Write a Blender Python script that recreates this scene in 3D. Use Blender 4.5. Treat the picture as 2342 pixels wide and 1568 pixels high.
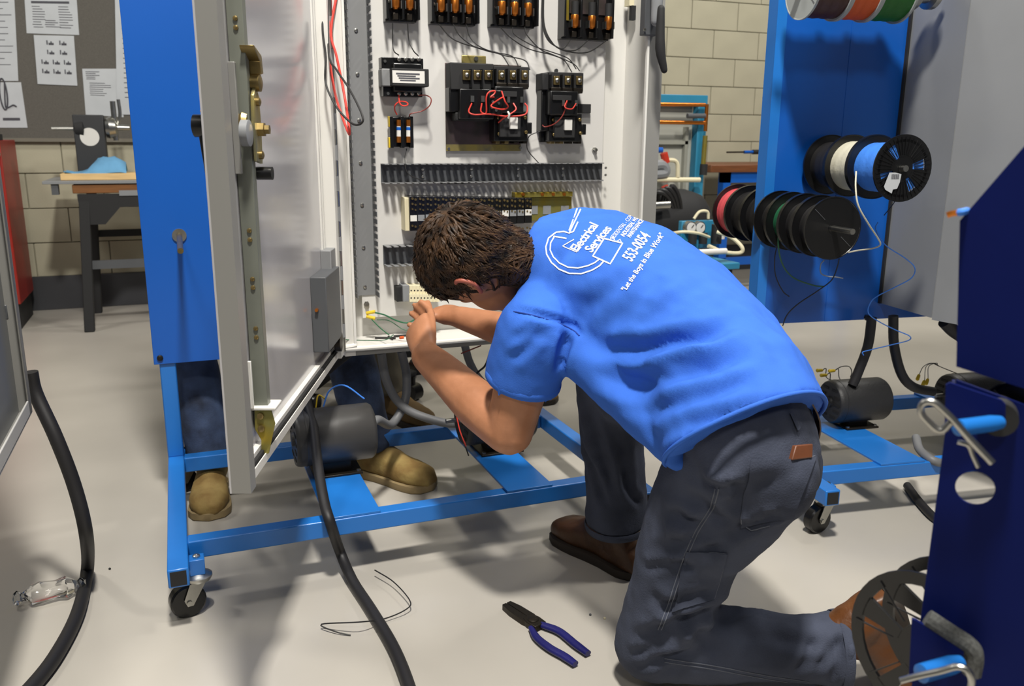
import bpy, bmesh, math, random
import numpy as np
from mathutils import Vector, Matrix, noise
from mathutils.bvhtree import BVHTree
random.seed(7)
for o in list(bpy.data.objects): bpy.data.objects.remove(o)
S = bpy.context.scene; COL = S.collection
# ------------------------------------------------------------------ camera
F = 1940.0; PW, PH = 2342, 1568
YAW, PIT, ROL = math.radians(21.4), math.radians(13.5), math.radians(.35)
CAM = Vector((0, 0, 1.02))
FW = Vector((math.sin(YAW)*math.cos(PIT), math.cos(YAW)*math.cos(PIT), -math.sin(PIT)))
RT0 = Vector((math.cos(YAW), -math.sin(YAW), 0)); UP0 = RT0.cross(FW)
RT = math.cos(ROL)*RT0 + math.sin(ROL)*UP0
UP = -math.sin(ROL)*RT0 + math.cos(ROL)*UP0
cd = bpy.data.cameras.new('camera'); co = bpy.data.objects.new('camera', cd); COL.objects.link(co)
cm = Matrix((RT, UP, -FW)).transposed().to_4x4(); cm.translation = CAM
co.matrix_world = cm
cd.sensor_width = 23.6; cd.lens = F/PW*23.6; cd.clip_start = .02
cd.dof.use_dof = True; cd.dof.focus_distance = 1.75; cd.dof.aperture_fstop = 4.5
S.camera = co
# ------------------------------------------------------------------ world, lamps, exposure
w = bpy.data.worlds.new('world'); S.world = w; w.use_nodes = True
w.node_tree.nodes['Background'].inputs[0].default_value = (.80, .88, 1.0, 1)
w.node_tree.nodes['Background'].inputs[1].default_value = .10
def lamp(name, loc, size, power, col=(1, .96, .89), target=None):
    l = bpy.data.lights.new(name, 'AREA'); l.shape = 'RECTANGLE'; l.size = size[0]; l.size_y = size[1]
    l.energy = power; l.color = col
    o = bpy.data.objects.new(name, l); COL.objects.link(o); o.location = loc
    if target: o.rotation_euler = (Vector(target)-Vector(loc)).to_track_quat('-Z', 'Y').to_euler()
    return o
lamp('high_bay_light', (.15, .25, 4.4), (.34, .34), 370, target=(.7, 1.7, .4))
lamp('high_bay_light', (-.8, -2.6, 4.4), (.5, .5), 85, target=(.5, 2, .6))
lamp('high_bay_light', (3.0, .8, 4.6), (.4, .8), 150, target=(2.2, 1.8, 0))
lamp('high_bay_light', (-2.4, 3.2, 4.6), (.9, .3), 85, target=(-1.8, 4, 0))
lamp('high_bay_light', (4.2, 3.4, 4.6), (.9, .3), 150, target=(3.6, 4.4, 0))
S.view_settings.view_transform = 'Standard'; S.view_settings.look = 'None'
S.view_settings.gamma = 1; S.view_settings.use_curve_mapping = False
S.view_settings.exposure = -0.50
# ------------------------------------------------------------------ picking points in the room
def ray(x, y): return FW*F + RT*(x-PW/2) - UP*(y-PH/2)
def onp(x, y, ax, v):
    d = ray(x, y); return CAM + d*((v-CAM[ax])/d[ax])
def onZ(x, y, v): return onp(x, y, 2, v)
def onY(x, y, v): return onp(x, y, 1, v)
def onX(x, y, v): return onp(x, y, 0, v)
def D(x, y, z): return CAM + ray(x, y)*(z/F)
# ------------------------------------------------------------------ materials
def lin(h):
    if isinstance(h, str):
        h = h.lstrip('#'); c = [int(h[i:i+2], 16)/255 for i in (0, 2, 4)]
        return tuple(((v/12.92) if v <= .04045 else ((v+.055)/1.055)**2.4) for v in c)+(1,)
    return tuple(h)+(1,)
MATS = {}
def mat(name, col, rough=.5, metal=0, var=0, vscale=8, bump=0, bscale=60, col2=None, coat=0, spec=.5, stretch=None, trans=0):
    if name in MATS: return MATS[name]
    m = bpy.data.materials.new(name); m.use_nodes = True; nt = m.node_tree; N = nt.nodes; L = nt.links
    b = N['Principled BSDF']; b.inputs['Roughness'].default_value = rough; b.inputs['Metallic'].default_value = metal
    b.inputs['Base Color'].default_value = lin(col); b.inputs['Specular IOR Level'].default_value = spec
    b.inputs['Coat Weight'].default_value = coat; b.inputs['Coat Roughness'].default_value = .15
    b.inputs['Transmission Weight'].default_value = trans
    tc = N.new('ShaderNodeTexCoord'); src = tc.outputs['Object']
    if stretch:
        mp = N.new('ShaderNodeMapping'); mp.inputs['Scale'].default_value = stretch
        L.new(src, mp.inputs[0]); src = mp.outputs[0]
    n = N.new('ShaderNodeTexNoise'); n.inputs['Scale'].default_value = vscale; n.inputs['Detail'].default_value = 5
    L.new(src, n.inputs['Vector'])
    mx = N.new('ShaderNodeMix'); mx.data_type = 'RGBA'
    c = lin(col); v = var if var else .04
    mx.inputs['A'].default_value = tuple(max(0, x*(1-v)) for x in c[:3])+(1,)
    mx.inputs['B'].default_value = lin(col2) if col2 else tuple(min(1, x*(1+v)) for x in c[:3])+(1,)
    rp = N.new('ShaderNodeMapRange'); rp.inputs['From Min'].default_value = .35; rp.inputs['From Max'].default_value = .65
    L.new(n.outputs['Fac'], rp.inputs['Value']); L.new(rp.outputs['Result'], mx.inputs['Factor'])
    L.new(mx.outputs['Result'], b.inputs['Base Color'])
    if bump:
        n2 = N.new('ShaderNodeTexNoise'); n2.inputs['Scale'].default_value = bscale; n2.inputs['Detail'].default_value = 3
        L.new(src, n2.inputs['Vector'])
        bp = N.new('ShaderNodeBump'); bp.inputs['Strength'].default_value = bump; bp.inputs['Distance'].default_value = .002
        L.new(n2.outputs['Fac'], bp.inputs['Height']); L.new(bp.outputs['Normal'], b.inputs['Normal'])
    MATS[name] = m; return m
M_floor = mat('floor_epoxy', '#adA89f', .28, var=.07, vscale=1.7, bump=.05, bscale=9, coat=.0)
M_block = mat('painted_block', '#a9a48e', .7, var=.05, vscale=4, bump=.35, bscale=120)
M_mortar = mat('block_joint', '#9c9783', .8)
M_base = mat('cove_base', '#35363a', .5)
M_cork = mat('tack_fabric', '#5b5852', .95, var=.08, vscale=200)
M_paper = mat('paper', '#b9bdc0', .8)
M_ink = mat('ink', '#4a4a50', .9)
M_blue = mat('blue_paint', '#2070c2', .33, var=.05, vscale=3, coat=.15)
M_bluepanel = mat('blue_panel_paint', '#0d55ae', .36, var=.04, vscale=2, coat=.1)
M_blueshade = mat('blue_paint_shaded', '#02114e', .6, var=.1, vscale=5, spec=.15)  # cart blue for the foreground frame, its shade put into the colour
M_gray = mat('gray_enamel', '#83827e', .35, var=.02, vscale=3)
M_side = mat('gray_enamel_side', '#808284', .4, var=.02)
M_white = mat('white_enamel', '#d6d4ce', .35, var=.015, vscale=3)
M_subpanel = mat('subpanel_white', '#cfcdc9', .45, var=.02)
M_duct = mat('duct_pvc', '#7b7c7d', .55)
M_darkgray = mat('dark_gray', '#4b4d50', .5)
M_blk = mat('black_plastic', '#111112', .28, bump=.05)
M_blkm = mat('black_matte', '#1b1b1c', .75)
M_blkcab = mat('black_rubber', '#1a191b', .55)
M_steel = mat('zinc_steel', '#b5b4ae', .3, 1, var=.08, vscale=30)
M_olive = mat('olive_zinc', '#8f8c70', .35, .7, var=.15, vscale=20, col2='#b5a35c')
M_brass = mat('brass_zinc', '#8f7c50', .32, .85, var=.15, vscale=40)
M_copper = mat('copper', '#c9772f', .3, .9)
M_red = mat('red_paint', '#8f1f14', .4, var=.08)
M_redw = mat('red_wire', '#c8382c', .45)
M_redspool = mat('red_wire_coil', '#d2545a', .45, bump=.6, bscale=40, stretch=(1, 1, 1))
M_blackw = mat('black_wire', '#1d1c1c', .5)
M_greenw = mat('green_wire', '#1f5c3c', .45)
M_whitew = mat('white_wire', '#c9c5b0', .5, bump=.5, bscale=90)
M_bluew = mat('blue_wire', '#3f7fdd', .45, bump=.5, bscale=90)
M_grayw = mat('gray_wire', '#8c949c', .45)
M_wood = mat('bench_wood', '#74491f', .6, var=.15, vscale=10, stretch=(1, 8, 8))
M_pine = mat('pine', '#d9b780', .6, var=.1, stretch=(1, 8, 8))
M_brownwood = mat('brown_top', '#6b3f22', .5, var=.15, stretch=(1, 8, 8))
M_yellow = mat('yellow_plastic', '#d8b92b', .45)
M_yzinc = mat('yellow_zinc', '#b39a2e', .35, .6, var=.3, vscale=15, col2='#8a8a55')
M_iri = mat('dull_zinc_plate', '#5c5a52', .35, .7, var=.3, vscale=14, col2='#6d5a5c')
M_cream = mat('cream_plastic', '#d8cfae', .5)
M_liquid = mat('gray_conduit', '#6d6e70', .5)
M_shirt = mat('blue_cotton', '#3869c8', .85, var=.06, vscale=12, bump=.25, bscale=500, spec=.2)
M_print = mat('shirt_print', '#e6ecf5', .8)
M_trs = mat('charcoal_canvas', '#414655', .85, var=.2, vscale=9, bump=.4, bscale=350, spec=.2)
M_stitch = mat('stitch', '#5d616c', .9)
M_skin = mat('skin', '#a8714f', .5, var=.08, vscale=18, bump=.15, bscale=140, col2='#b27a58')
M_hair = mat('brown_hair', '#1d130c', .55, var=.5, vscale=40, bump=.5, bscale=300, col2='#4d3622', spec=.3)
M_ear = mat('ear_skin', '#a55a48', .5)
M_jean = mat('denim', '#232c40', .9, var=.25, vscale=9, bump=.4, bscale=350, col2='#46587a')
M_khaki = mat('khaki', '#5f5848', .9, var=.15, vscale=8)
M_boot = mat('tan_suede', '#ab9256', .85, var=.25, vscale=18, bump=.6, bscale=120, col2='#7b6032')
M_bootd = mat('brown_leather', '#5e3a1a', .45, var=.35, vscale=10, bump=.5, bscale=90, col2='#3c2412')
M_bootl = mat('tan_leather', '#7d4c25', .45, var=.35, vscale=14, bump=.6, bscale=90, col2='#56300f')
M_sole = mat('boot_sole', '#2a221b', .7)
M_solet = mat('tan_sole', '#8f7c58', .7)
M_belt = mat('brown_belt', '#4a2a18', .5)
M_wallet = mat('wallet_leather', '#663a22', .45, var=.15, vscale=20)
M_teal = mat('teal_paint', '#2d7d9e', .4)
M_beige = mat('beige_panel', '#a8a89e', .6)
M_cloth = mat('blue_rag', '#5f93b8', .9, var=.15)
M_clear = mat('clear_plastic', '#ffffff', .08, trans=1.0)
M_plier = mat('plier_grip', '#1b1b5a', .35, var=.2)
M_tool = mat('tool_steel', '#38332d', .4, .8)
M_redpl = mat('red_plastic', '#b8341f', .4)
M_orange = mat('orange_wire_coil', '#c04d0c', .45, bump=.6, bscale=60)
M_greenc = mat('green_wire_coil', '#0f5c14', .45, bump=.6, bscale=60)
M_brownc = mat('brown_wire_coil', '#3a1a12', .45, bump=.6, bscale=60)
M_motor = mat('motor_black', '#29292a', .5, bump=.3, bscale=200)
M_motorg = mat('motor_gray', '#3f3e3d', .38, bump=.1)
# ------------------------------------------------------------------ mesh builder
MW = {}   # world matrix of every object we make
def frame(p, ax):
    z = Vector(ax).normalized(); t = Vector((0, 0, 1)) if abs(z.z) < .9 else Vector((1, 0, 0))
    x = t.cross(z).normalized(); y = z.cross(x); return Vector(p), x, y, z
def smooth_pts(pts, k=6):
    P = [Vector(p) for p in pts]
    if len(P) < 3: return P
    out = []
    Q = [P[0]*2-P[1]]+P+[P[-1]*2-P[-2]]
    for i in range(1, len(Q)-2):
        a, b, c, d = Q[i-1:i+3]
        for j in range(k):
            t = j/k
            out.append(.5*((2*b)+(c-a)*t+(2*a-5*b+4*c-d)*t*t+(3*b-a-3*c+d)*t**3))
    out.append(P[-1]); return out
class MB:
    def __init__(s): s.v = []; s.f = []
    def add(s, vs, fs):
        o = len(s.v); s.v += [Vector(v) for v in vs]; s.f += [tuple(i+o for i in f) for f in fs]; return s
    def hexa(s, c):   # 8 corners: bottom 4 ccw, top 4 ccw
        return s.add(c, [(3, 2, 1, 0), (4, 5, 6, 7), (0, 1, 5, 4), (1, 2, 6, 5), (2, 3, 7, 6), (3, 0, 4, 7)])
    def box(s, a, b):
        x0, x1 = sorted((a[0], b[0])); y0, y1 = sorted((a[1], b[1])); z0, z1 = sorted((a[2], b[2]))
        return s.hexa([(x0, y0, z0), (x1, y0, z0), (x1, y1, z0), (x0, y1, z0), (x0, y0, z1), (x1, y0, z1), (x1, y1, z1), (x0, y1, z1)])
    def obox(s, c, ux, uy, uz):   # centre, half vectors
        c, ux, uy, uz = map(Vector, (c, ux, uy, uz))
        return s.hexa([c-ux-uy-uz, c+ux-uy-uz, c+ux+uy-uz, c-ux+uy-uz, c-ux-uy+uz, c+ux-uy+uz, c+ux+uy+uz, c-ux+uy+uz])
    def bar(s, p0, p1, w, h, upv=(0, 0, 1)):
        p0, p1 = Vector(p0), Vector(p1); d = p1-p0; u = d.normalized(); sd = u.cross(Vector(upv)).normalized(); up = sd.cross(u)
        return s.obox((p0+p1)/2, d/2, sd*w/2, up*h/2)
    def ring(s, rings, cap=True, closed=False):
        n = len(rings[0]); vs = [v for r in rings for v in r]; fs = []
        R = len(rings)
        for i in range(R if closed else R-1):
            for j in range(n):
                a = i*n+j; b = i*n+(j+1) % n; i2 = (i+1) % R
                fs.append((a, b, i2*n+(j+1) % n, i2*n+j))
        if cap and not closed:
            fs.append(tuple(reversed(range(n)))); fs.append(tuple((R-1)*n+j for j in range(n)))
        return s.add(vs, fs)
    def lathe(s, p, ax, prof, n=24, cap=True):   # prof: (dist along axis, radius)
        o, x, y, z = frame(p, ax)
        rings = [[o+z*d+(x*math.cos(2*math.pi*j/n)+y*math.sin(2*math.pi*j/n))*max(r, 1e-5) for j in range(n)] for d, r in prof]
        return s.ring(rings, cap)
    def cyl(s, p0, p1, r, n=16, r2=None):
        p0, p1 = Vector(p0), Vector(p1)
        return s.lathe(p0, p1-p0, [(0, r), ((p1-p0).length, r if r2 is None else r2)], n)
    def annulus(s, p, ax, r0, r1, t, n=28):
        o, x, y, z = frame(p, ax)
        def c(d, r): return [o+z*d+(x*math.cos(2*math.pi*j/n)+y*math.sin(2*math.pi*j/n))*r for j in range(n)]
        return s.ring([c(0, r0), c(0, r1), c(t, r1), c(t, r0)], False, True)
    def tube(s, pts, r, n=8, k=6, flat=1.0):
        P = smooth_pts(pts, k) if k else [Vector(p) for p in pts]
        R = r if isinstance(r, (list, tuple)) else None
        t0 = (P[1]-P[0]).normalized(); _, x, y, _ = frame(P[0], t0); rings = []
        for i, p in enumerate(P):
            t = ((P[min(i+1, len(P)-1)]-P[max(i-1, 0)])).normalized()
            x = (x-t*x.dot(t)).normalized(); y = t.cross(x)
            if R:
                u = i/(len(P)-1)*(len(R)-1); a = int(min(u, len(R)-2)); rr = R[a]+(R[a+1]-R[a])*(u-a)
            else: rr = r
            rings.append([p+(x*math.cos(2*math.pi*j/n)+y*math.sin(2*math.pi*j/n)*flat)*rr for j in range(n)])
        return s.ring(rings)
    def sphere(s, c, r, n=14, m=9, sc=None):
        c = Vector(c); ax = sc or (Vector((1, 0, 0)), Vector((0, 1, 0)), Vector((0, 0, 1)))
        rings = []
        for i in range(m+1):
            th = math.pi*(i+.001)/(m+.002); rings.append([c+(ax[0]*math.cos(2*math.pi*j/n)*math.sin(th)+ax[1]*math.sin(2*math.pi*j/n)*math.sin(th)-ax[2]*math.cos(th))*r for j in range(n)])
        return s.ring(rings)
    def prism(s, poly, o, ux, uy, uz, t):  # 2D polygon in (ux,uy) extruded t along uz
        o, ux, uy, uz = map(Vector, (o, ux, uy, uz)); n = len(poly)
        a = [o+ux*p[0]+uy*p[1] for p in poly]; b = [v+uz*t for v in a]
        return s.add(a+b, [tuple(reversed(range(n))), tuple(range(n, 2*n))]+[(i, (i+1) % n, n+(i+1) % n, n+i) for i in range(n)])
    def limb(s, pts, rad, n=18, k=5):     # round ended tapering tube
        P = smooth_pts(pts, k); m = len(P)
        def rr(i):
            u = i/(m-1)*(len(rad)-1); a = int(min(u, len(rad)-2)); return rad[a]+(rad[a+1]-rad[a])*(u-a)
        t0 = (P[1]-P[0]).normalized(); _, x, y, _ = frame(P[0], t0); rings = []
        def rg(p, t, r):
            nonlocal x, y
            x = (x-t*x.dot(t)).normalized(); y = t.cross(x)
            return [p+(x*math.cos(2*math.pi*j/n)+y*math.sin(2*math.pi*j/n))*r for j in range(n)]
        for a in (85, 60, 30): q = math.radians(a); rings.append(rg(P[0]-t0*rr(0)*math.sin(q), t0, rr(0)*math.cos(q)))
        for i, p in enumerate(P):
            t = (P[min(i+1, m-1)]-P[max(i-1, 0)]).normalized(); rings.append(rg(p, t, rr(i)))
        t1 = (P[-1]-P[-2]).normalized()
        for a in (30, 60, 85): q = math.radians(a); rings.append(rg(P[-1]+t1*rr(m-1)*math.sin(q), t1, rr(m-1)*math.cos(q)))
        return s.ring(rings)
    def build(s, name, m, parent=None, bevel=0, smooth=35, label=None, kind=None, origin=None):
        me = bpy.data.meshes.new(name)
        pm = MW[parent.name] if parent else None
        if parent: inv = pm.inverted(); loc = Matrix.Identity(4)
        else:
            if origin is None:
                zs = min(v.z for v in s.v); n = len(s.v)
                origin = Vector((sum(v.x for v in s.v)/n, sum(v.y for v in s.v)/n, zs))
            loc = Matrix.Translation(origin); inv = loc.inverted()
        me.from_pydata([inv@v for v in s.v], [], s.f); me.update()
        bm = bmesh.new(); bm.from_mesh(me); bmesh.ops.recalc_face_normals(bm, faces=bm.faces); bm.to_mesh(me); bm.free()
        if smooth:
            me.shade_smooth(); me.set_sharp_from_angle(angle=math.radians(smooth))
        me.materials.append(m)
        o = bpy.data.objects.new(name, me); COL.objects.link(o)
        if parent: o.parent = parent; MW[o.name] = pm.copy()
        else: o.location = origin; MW[o.name] = loc
        if bevel:
            b = o.modifiers.new('bevel', 'BEVEL'); b.width = bevel; b.segments = 2; b.limit_method = 'ANGLE'
        if label: o['label'] = label
        if kind: o['kind'] = kind
        return o
def thing(name, label, cat, loc=(0, 0, 0), rz=0, group=None):
    o = bpy.data.objects.new(name, None); COL.objects.link(o); o.empty_display_size = .05
    o.location = loc; o.rotation_euler = (0, 0, rz); o['label'] = label; o['category'] = cat
    if group: o['group'] = group
    MW[o.name] = Matrix.Translation(Vector(loc)) @ Matrix.Rotation(rz, 4, 'Z'); return o
def tag(o, label, cat, group=None):
    o['label'] = label; o['category'] = cat
    if group: o['group'] = group
    return o
def inst(src, parent, off):   # copy of a part shifted by off (in parent's frame)
    c = src.copy(); COL.objects.link(c); c.parent = parent; c.location = Vector(src.location)+Vector(off); MW[c.name] = MW[parent.name].copy(); return c
def LP(root, x, y, z): return MW[root.name] @ Vector((x, y, z))
def organic(mb, voxel, smooth_it=6, name='tmp', fac=.5):   # union of overlapping closed shapes into one smooth skin
    me = bpy.data.meshes.new(name); me.from_pydata(mb.v, [], mb.f)
    bm = bmesh.new(); bm.from_mesh(me); bmesh.ops.recalc_face_normals(bm, faces=bm.faces); bm.to_mesh(me); bm.free()
    o = bpy.data.objects.new(name, me); COL.objects.link(o)
    r = o.modifiers.new('r', 'REMESH'); r.mode = 'VOXEL'; r.voxel_size = voxel
    sm = o.modifiers.new('s', 'SMOOTH'); sm.iterations = smooth_it; sm.factor = fac
    dg = bpy.context.evaluated_depsgraph_get(); m2 = bpy.data.meshes.new_from_object(o.evaluated_get(dg))
    bpy.data.objects.remove(o)
    out = MB(); out.v = [v.co.copy() for v in m2.vertices]; out.f = [tuple(p.vertices) for p in m2.polygons]
    bpy.data.meshes.remove(m2); bpy.data.meshes.remove(me); return out
def normals(mb):
    V = np.array([tuple(v) for v in mb.v]); N = np.zeros_like(V)
    Fq = [f for f in mb.f]
    A = np.array([f[:3] for f in Fq]); n = np.cross(V[A[:, 1]]-V[A[:, 0]], V[A[:, 2]]-V[A[:, 0]])
    for k in range(3): np.add.at(N, A[:, k], n)
    B = np.array([f[3] if len(f) > 3 else f[2] for f in Fq]); np.add.at(N, B, n)
    N /= np.linalg.norm(N, axis=1)[:, None]+1e-12
    return V, N
def crease(mb, lines):   # lines: (polyline points, width, depth): real folds pressed into / raised from a surface
    V, N = normals(mb); disp = np.zeros(len(V))
    for pts, wd, dp in lines:
        P = np.array([tuple(p) for p in smooth_pts(pts, 5)]); best = np.full(len(V), 9.)
        tt = np.zeros(len(V))
        for i in range(len(P)-1):
            a, b = P[i], P[i+1]; ab = b-a; t = np.clip(((V-a)@ab)/(ab@ab+1e-12), 0, 1)
            d = np.linalg.norm(V-(a+t[:, None]*ab), axis=1); u = d < best; best[u] = d[u]; tt[u] = (i+t[u])/(len(P)-1)
        q = best/wd; fade = np.clip(np.minimum(tt, 1-tt)*5, 0.05, 1)
        disp += 1.5*fade*dp*(np.exp(-q*q)-.45*np.exp(-((q-1.9)/.8)**2))
    V = V+N*disp[:, None]; mb.v = [Vector(v) for v in V]; return mb
def wob(mb, amp, sc, stretch=(1, 1, 1)):
    V, N = normals(mb)
    for i, v in enumerate(mb.v):
        p = Vector((v.x*sc*stretch[0], v.y*sc*stretch[1], v.z*sc*stretch[2]))
        v2 = noise.noise(p)+.5*noise.noise(p*2.1); mb.v[i] = v+Vector(N[i])*amp*v2
    return mb
def bvh(mb): return BVHTree.FromPolygons([tuple(v) for v in mb.v], mb.f)
def hit(tree, x, y, off=0.0):
    d = ray(x, y).normalized(); h = tree.ray_cast(CAM, d)
    if h[0] is None: return None
    n = h[1] if h[1].dot(d) < 0 else -h[1]
    return h[0]+n*off
# ================================================================== THE SETTING
o = MB().box((-4, -3.5, -.05), (8, 5.78, 0)).build('floor', M_floor, kind='structure', smooth=0)
WY = 5.72
wb = MB().box((-4, WY+.0165, 0), (8, WY+.2, 4.9)).build('wall_back', M_mortar, kind='structure', smooth=0)
z0 = onY(70, 477, WY).z % .203; src = None
for r in range(0, 11):
    for c in range(-4, 13):
        zz = z0+.203*r; xx = .406*c+(.203 if r % 2 else 0)
        if zz < .1 or zz > 2.1: continue
        if src is None:
            sx, sz = xx, zz
            src = MB().box((xx+.0025, WY, zz+.0025), (xx+.4035, WY+.02, zz+.2005)).build('block', M_block, wb, bevel=.003, smooth=0)
        else: inst(src, wb, (xx-sx, 0, zz-sz))
mb = MB()
for r in range(0, 24):
    for c in range(-10, 20):
        zz = z0+.203*r-.203; xx = .406*c+(.203 if r % 2 else 0)
        ins = (-4 <= c <= 12 and .1 <= zz <= 2.1 and 0 <= r-1 <= 10)
        if r-1 in range(0, 11) and -4 <= c <= 12 and not (zz < .1 or zz > 2.1): continue
        if zz < -.1: continue
        mb.box((xx+.0025, WY+.0005, max(zz, 0)+.0025), (xx+.4035, WY+.02, zz+.2005))
mb.build('outer_blocks', M_block, wb, smooth=0, kind='stuff')
MB().box((-4, WY-.012, 0), (8, WY-.002, onY(90, 632, WY).z)).build('baseboard_back', M_base, kind='structure', bevel=.003)
zt = onY(150, 316, WY).z
tb = thing('tack_board', 'dark grey fabric tack board on the block wall above the work bench', 'board', (-.5, WY, zt))
MB().box((-2.2, WY-.022, zt), (1.0, WY-.002, 2.3)).build('board_panel', M_cork, tb, smooth=0)
MB().box((-2.2, WY-.03, zt-.02), (1.0, WY-.002, zt)).build('bottom_rail', mat('rail_alu', '#6f6a5e', .5), tb, smooth=0)
YB = WY-.0245
def sheet(px, label, marks, cat='paper', dy=0, group=None):
    P = [onY(x, y, YB-dy) for x, y in px]
    t = thing('paper_sheet', label, cat, P[2], group=group)
    mb = MB(); mb.add([P[0], P[1], P[2], P[3]]+[p+Vector((0, .0012, 0)) for p in P], [(0, 1, 2, 3), (7, 6, 5, 4), (0, 4, 5, 1), (1, 5, 6, 2), (2, 6, 7, 3), (3, 7, 4, 0)])
    mb.build('sheet', M_paper, t, smooth=0)
    if marks:
        mk = MB()
        def uv(u, v): return P[0].lerp(P[1], u).lerp(P[3].lerp(P[2], u), v)+Vector((0, -.0008, 0))
        for u0, v0, u1, v1 in marks:
            q = [uv(u0, v0), uv(u1, v0), uv(u1, v1), uv(u0, v1)]
            mk.add(q+[p+Vector((0, .0005, 0)) for p in q], [(0, 1, 2, 3), (4, 5, 6, 7)])
        mk.build('printing', M_ink, t, smooth=0, kind='stuff')
    return t
rnd = random.Random(3)
def lines(u0, u1, v0, v1, n, h=.012):
    return [(u0+rnd.random()*.02, v0+(v1-v0)*i/n, u0+(u1-u0)*(.6+.4*rnd.random()), v0+(v1-v0)*i/n+h) for i in range(n)]
sheet([(-60, -60), (30, -60), (42, 185), (-60, 185)], 'large printed chart at the left end of the tack board', lines(.3, .95, .2, .9, 12, .006))
sheet([(-60, 188), (48, 188), (63, 292), (-60, 292)], 'chart page with a handwheel drawing, lowest at the left end of tack board', [(.55, .78, .88, .84)])
# the handwheel drawing on the lower chart
c0 = onY(8, 215, YB-.003); hw = MB()
hw.tube([c0+Vector((math.cos(a)*.018, -.0005, math.sin(a)*.085)) for a in np.linspace(0, 6.28, 16)], .004, 5, 2)
hw.tube([onY(x, y, YB-.0035) for x, y in ((10, 185), (12, 240), (18, 246), (30, 240), (38, 244))], .004, 5, 3)
hw.build('handwheel_drawing', M_ink, bpy.data.objects['paper_sheet.001'] if 'paper_sheet.001' in bpy.data.objects else None)
sheet([(53, -50), (172, -50), (181, 80), (61, 76)], 'white wiring handout, highest sheet pinned left of the blue panel',
      [(.12, .41, .85, .45)]+lines(.12, .38, .5, .92, 9)+lines(.62, .9, .5, .92, 9)+lines(.35, .66, .75, .9, 4))
mk = []
for r, (vv, n) in enumerate(((.16, 2), (.35, 2), (.55, 3), (.74, 3))):
    for k in range(n):
        u = (.30+.32*k) if n == 2 else (.14+.28*k)
        mk += [(u, vv-.06, u+.03, vv+.03), (u+.05, vv-.01, u+.18, vv+.035), (u+.1, vv-.04, u+.13, vv)]
sheet([(77, 80), (169, 82), (177, 196), (86, 192)], 'white sheet of small sketches pinned under the wiring handout', mk, dy=.002)
sheet([(188, 157), (270, 157), (283, 268), (196, 262)], 'pale page pinned low on the tack board behind the vise stand', lines(.08, .5, .06, .25, 5)+lines(.15, .75, .3, .6, 7))
sheet([(262, -40), (300, -40), (330, 262), (268, 262)], 'tall sheet pinned beside the edge of the blue panel', lines(.3, .9, .3, .9, 16, .006), dy=.002)
# ------------------------------------------------------------------ red cabinet
a, b = onZ(57, 752, 0), onZ(92, 716, 0); ztop = 1.0
rc = thing('tool_cabinet', 'red steel cabinet on a black base against the block wall', 'cabinet', (a.x, a.y, 0))
MB().box((a.x-.5, a.y-.02, .14), (a.x, b.y, ztop)).build('body', M_red, rc, bevel=.004)
MB().box((a.x-.48, a.y, 0), (a.x-.015, b.y-.02, .14)).build('base', M_blkm, rc)
MB().box((a.x-.47, a.y-.032, .2), (a.x-.03, a.y-.02, .96)).build('door', M_red, rc, bevel=.003)
MB().cyl((a.x-.02, a.y-.06, .93), (a.x-.02, a.y-.02, .93), .018, 14).build('lock_knob', M_steel, rc)
MB().box((a.x-.09, a.y-.04, ztop), (a.x-.0, a.y+.08, ztop+.03)).build('top_bracket', M_blkm, rc)
# ------------------------------------------------------------------ work bench at the back wall
by0, by1 = 5.03, 5.52; bx0 = onY(176, 430, by0).x; bx1 = .85; bt = onY(240, 421, by0).z
wbn = thing('work_bench', 'work bench with black steel legs and thick wooden top by the back wall', 'bench', (bx0, by0, 0))
MB().box((bx0-.02, by0-.03, bt-.045), (bx1, by1+.03, bt)).build('wooden_top', M_wood, wbn, bevel=.004)
MB().box((onY(98, 414, by0).x, by0-.04, bt+.004), (bx1, by1, bt+.02)).build('top_plate', M_side, wbn, bevel=.002)
MB().box((onY(118, 425, by0).x, by0-.03, bt-.05), (onY(134, 425, by0).x, by0+.02, bt+.003)).build('clamp_bracket', M_darkgray, wbn)
for sx, x in ((1, bx0+.03), (-1, bx1-.06)):
    for y, dy in ((by0, -.05), (by1-.04, .04)):
        f = Vector((x-.04*sx, y+dy, 0)); t = Vector((x, y, bt-.05))
        MB().bar(f, t+Vector((0, 0, .0)), .05, .055, (0, 1, 0)).build('leg', M_blkm, wbn, bevel=.004)
MB().prism([(0, 0), (bx1-bx0, 0), (bx1-bx0, -.06), (.2, -.07), (.12, -.16), (.02, -.16), (.0, -.03)], (bx0, by0-.03, bt-.048), (1, 0, 0), (0, 0, 1), (0, 1, 0), .006).build('front_apron', M_blkm, wbn, smooth=0)
MB().box((bx0+.02, by0-.02, .33), (bx1-.04, by0, .375)).build('stretcher', M_darkgray, wbn)
MB().box((bx0+.02, by1-.02, .45), (bx1-.04, by1, .49)).build('stretcher', M_blkm, wbn)
pl = onY(296, 441, by0-.036)
MB().box((pl.x-.05, by0-.034, pl.z-.014), (pl.x+.12, by0-.03, pl.z+.014)).build('name_plate', M_side, wbn)
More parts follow.
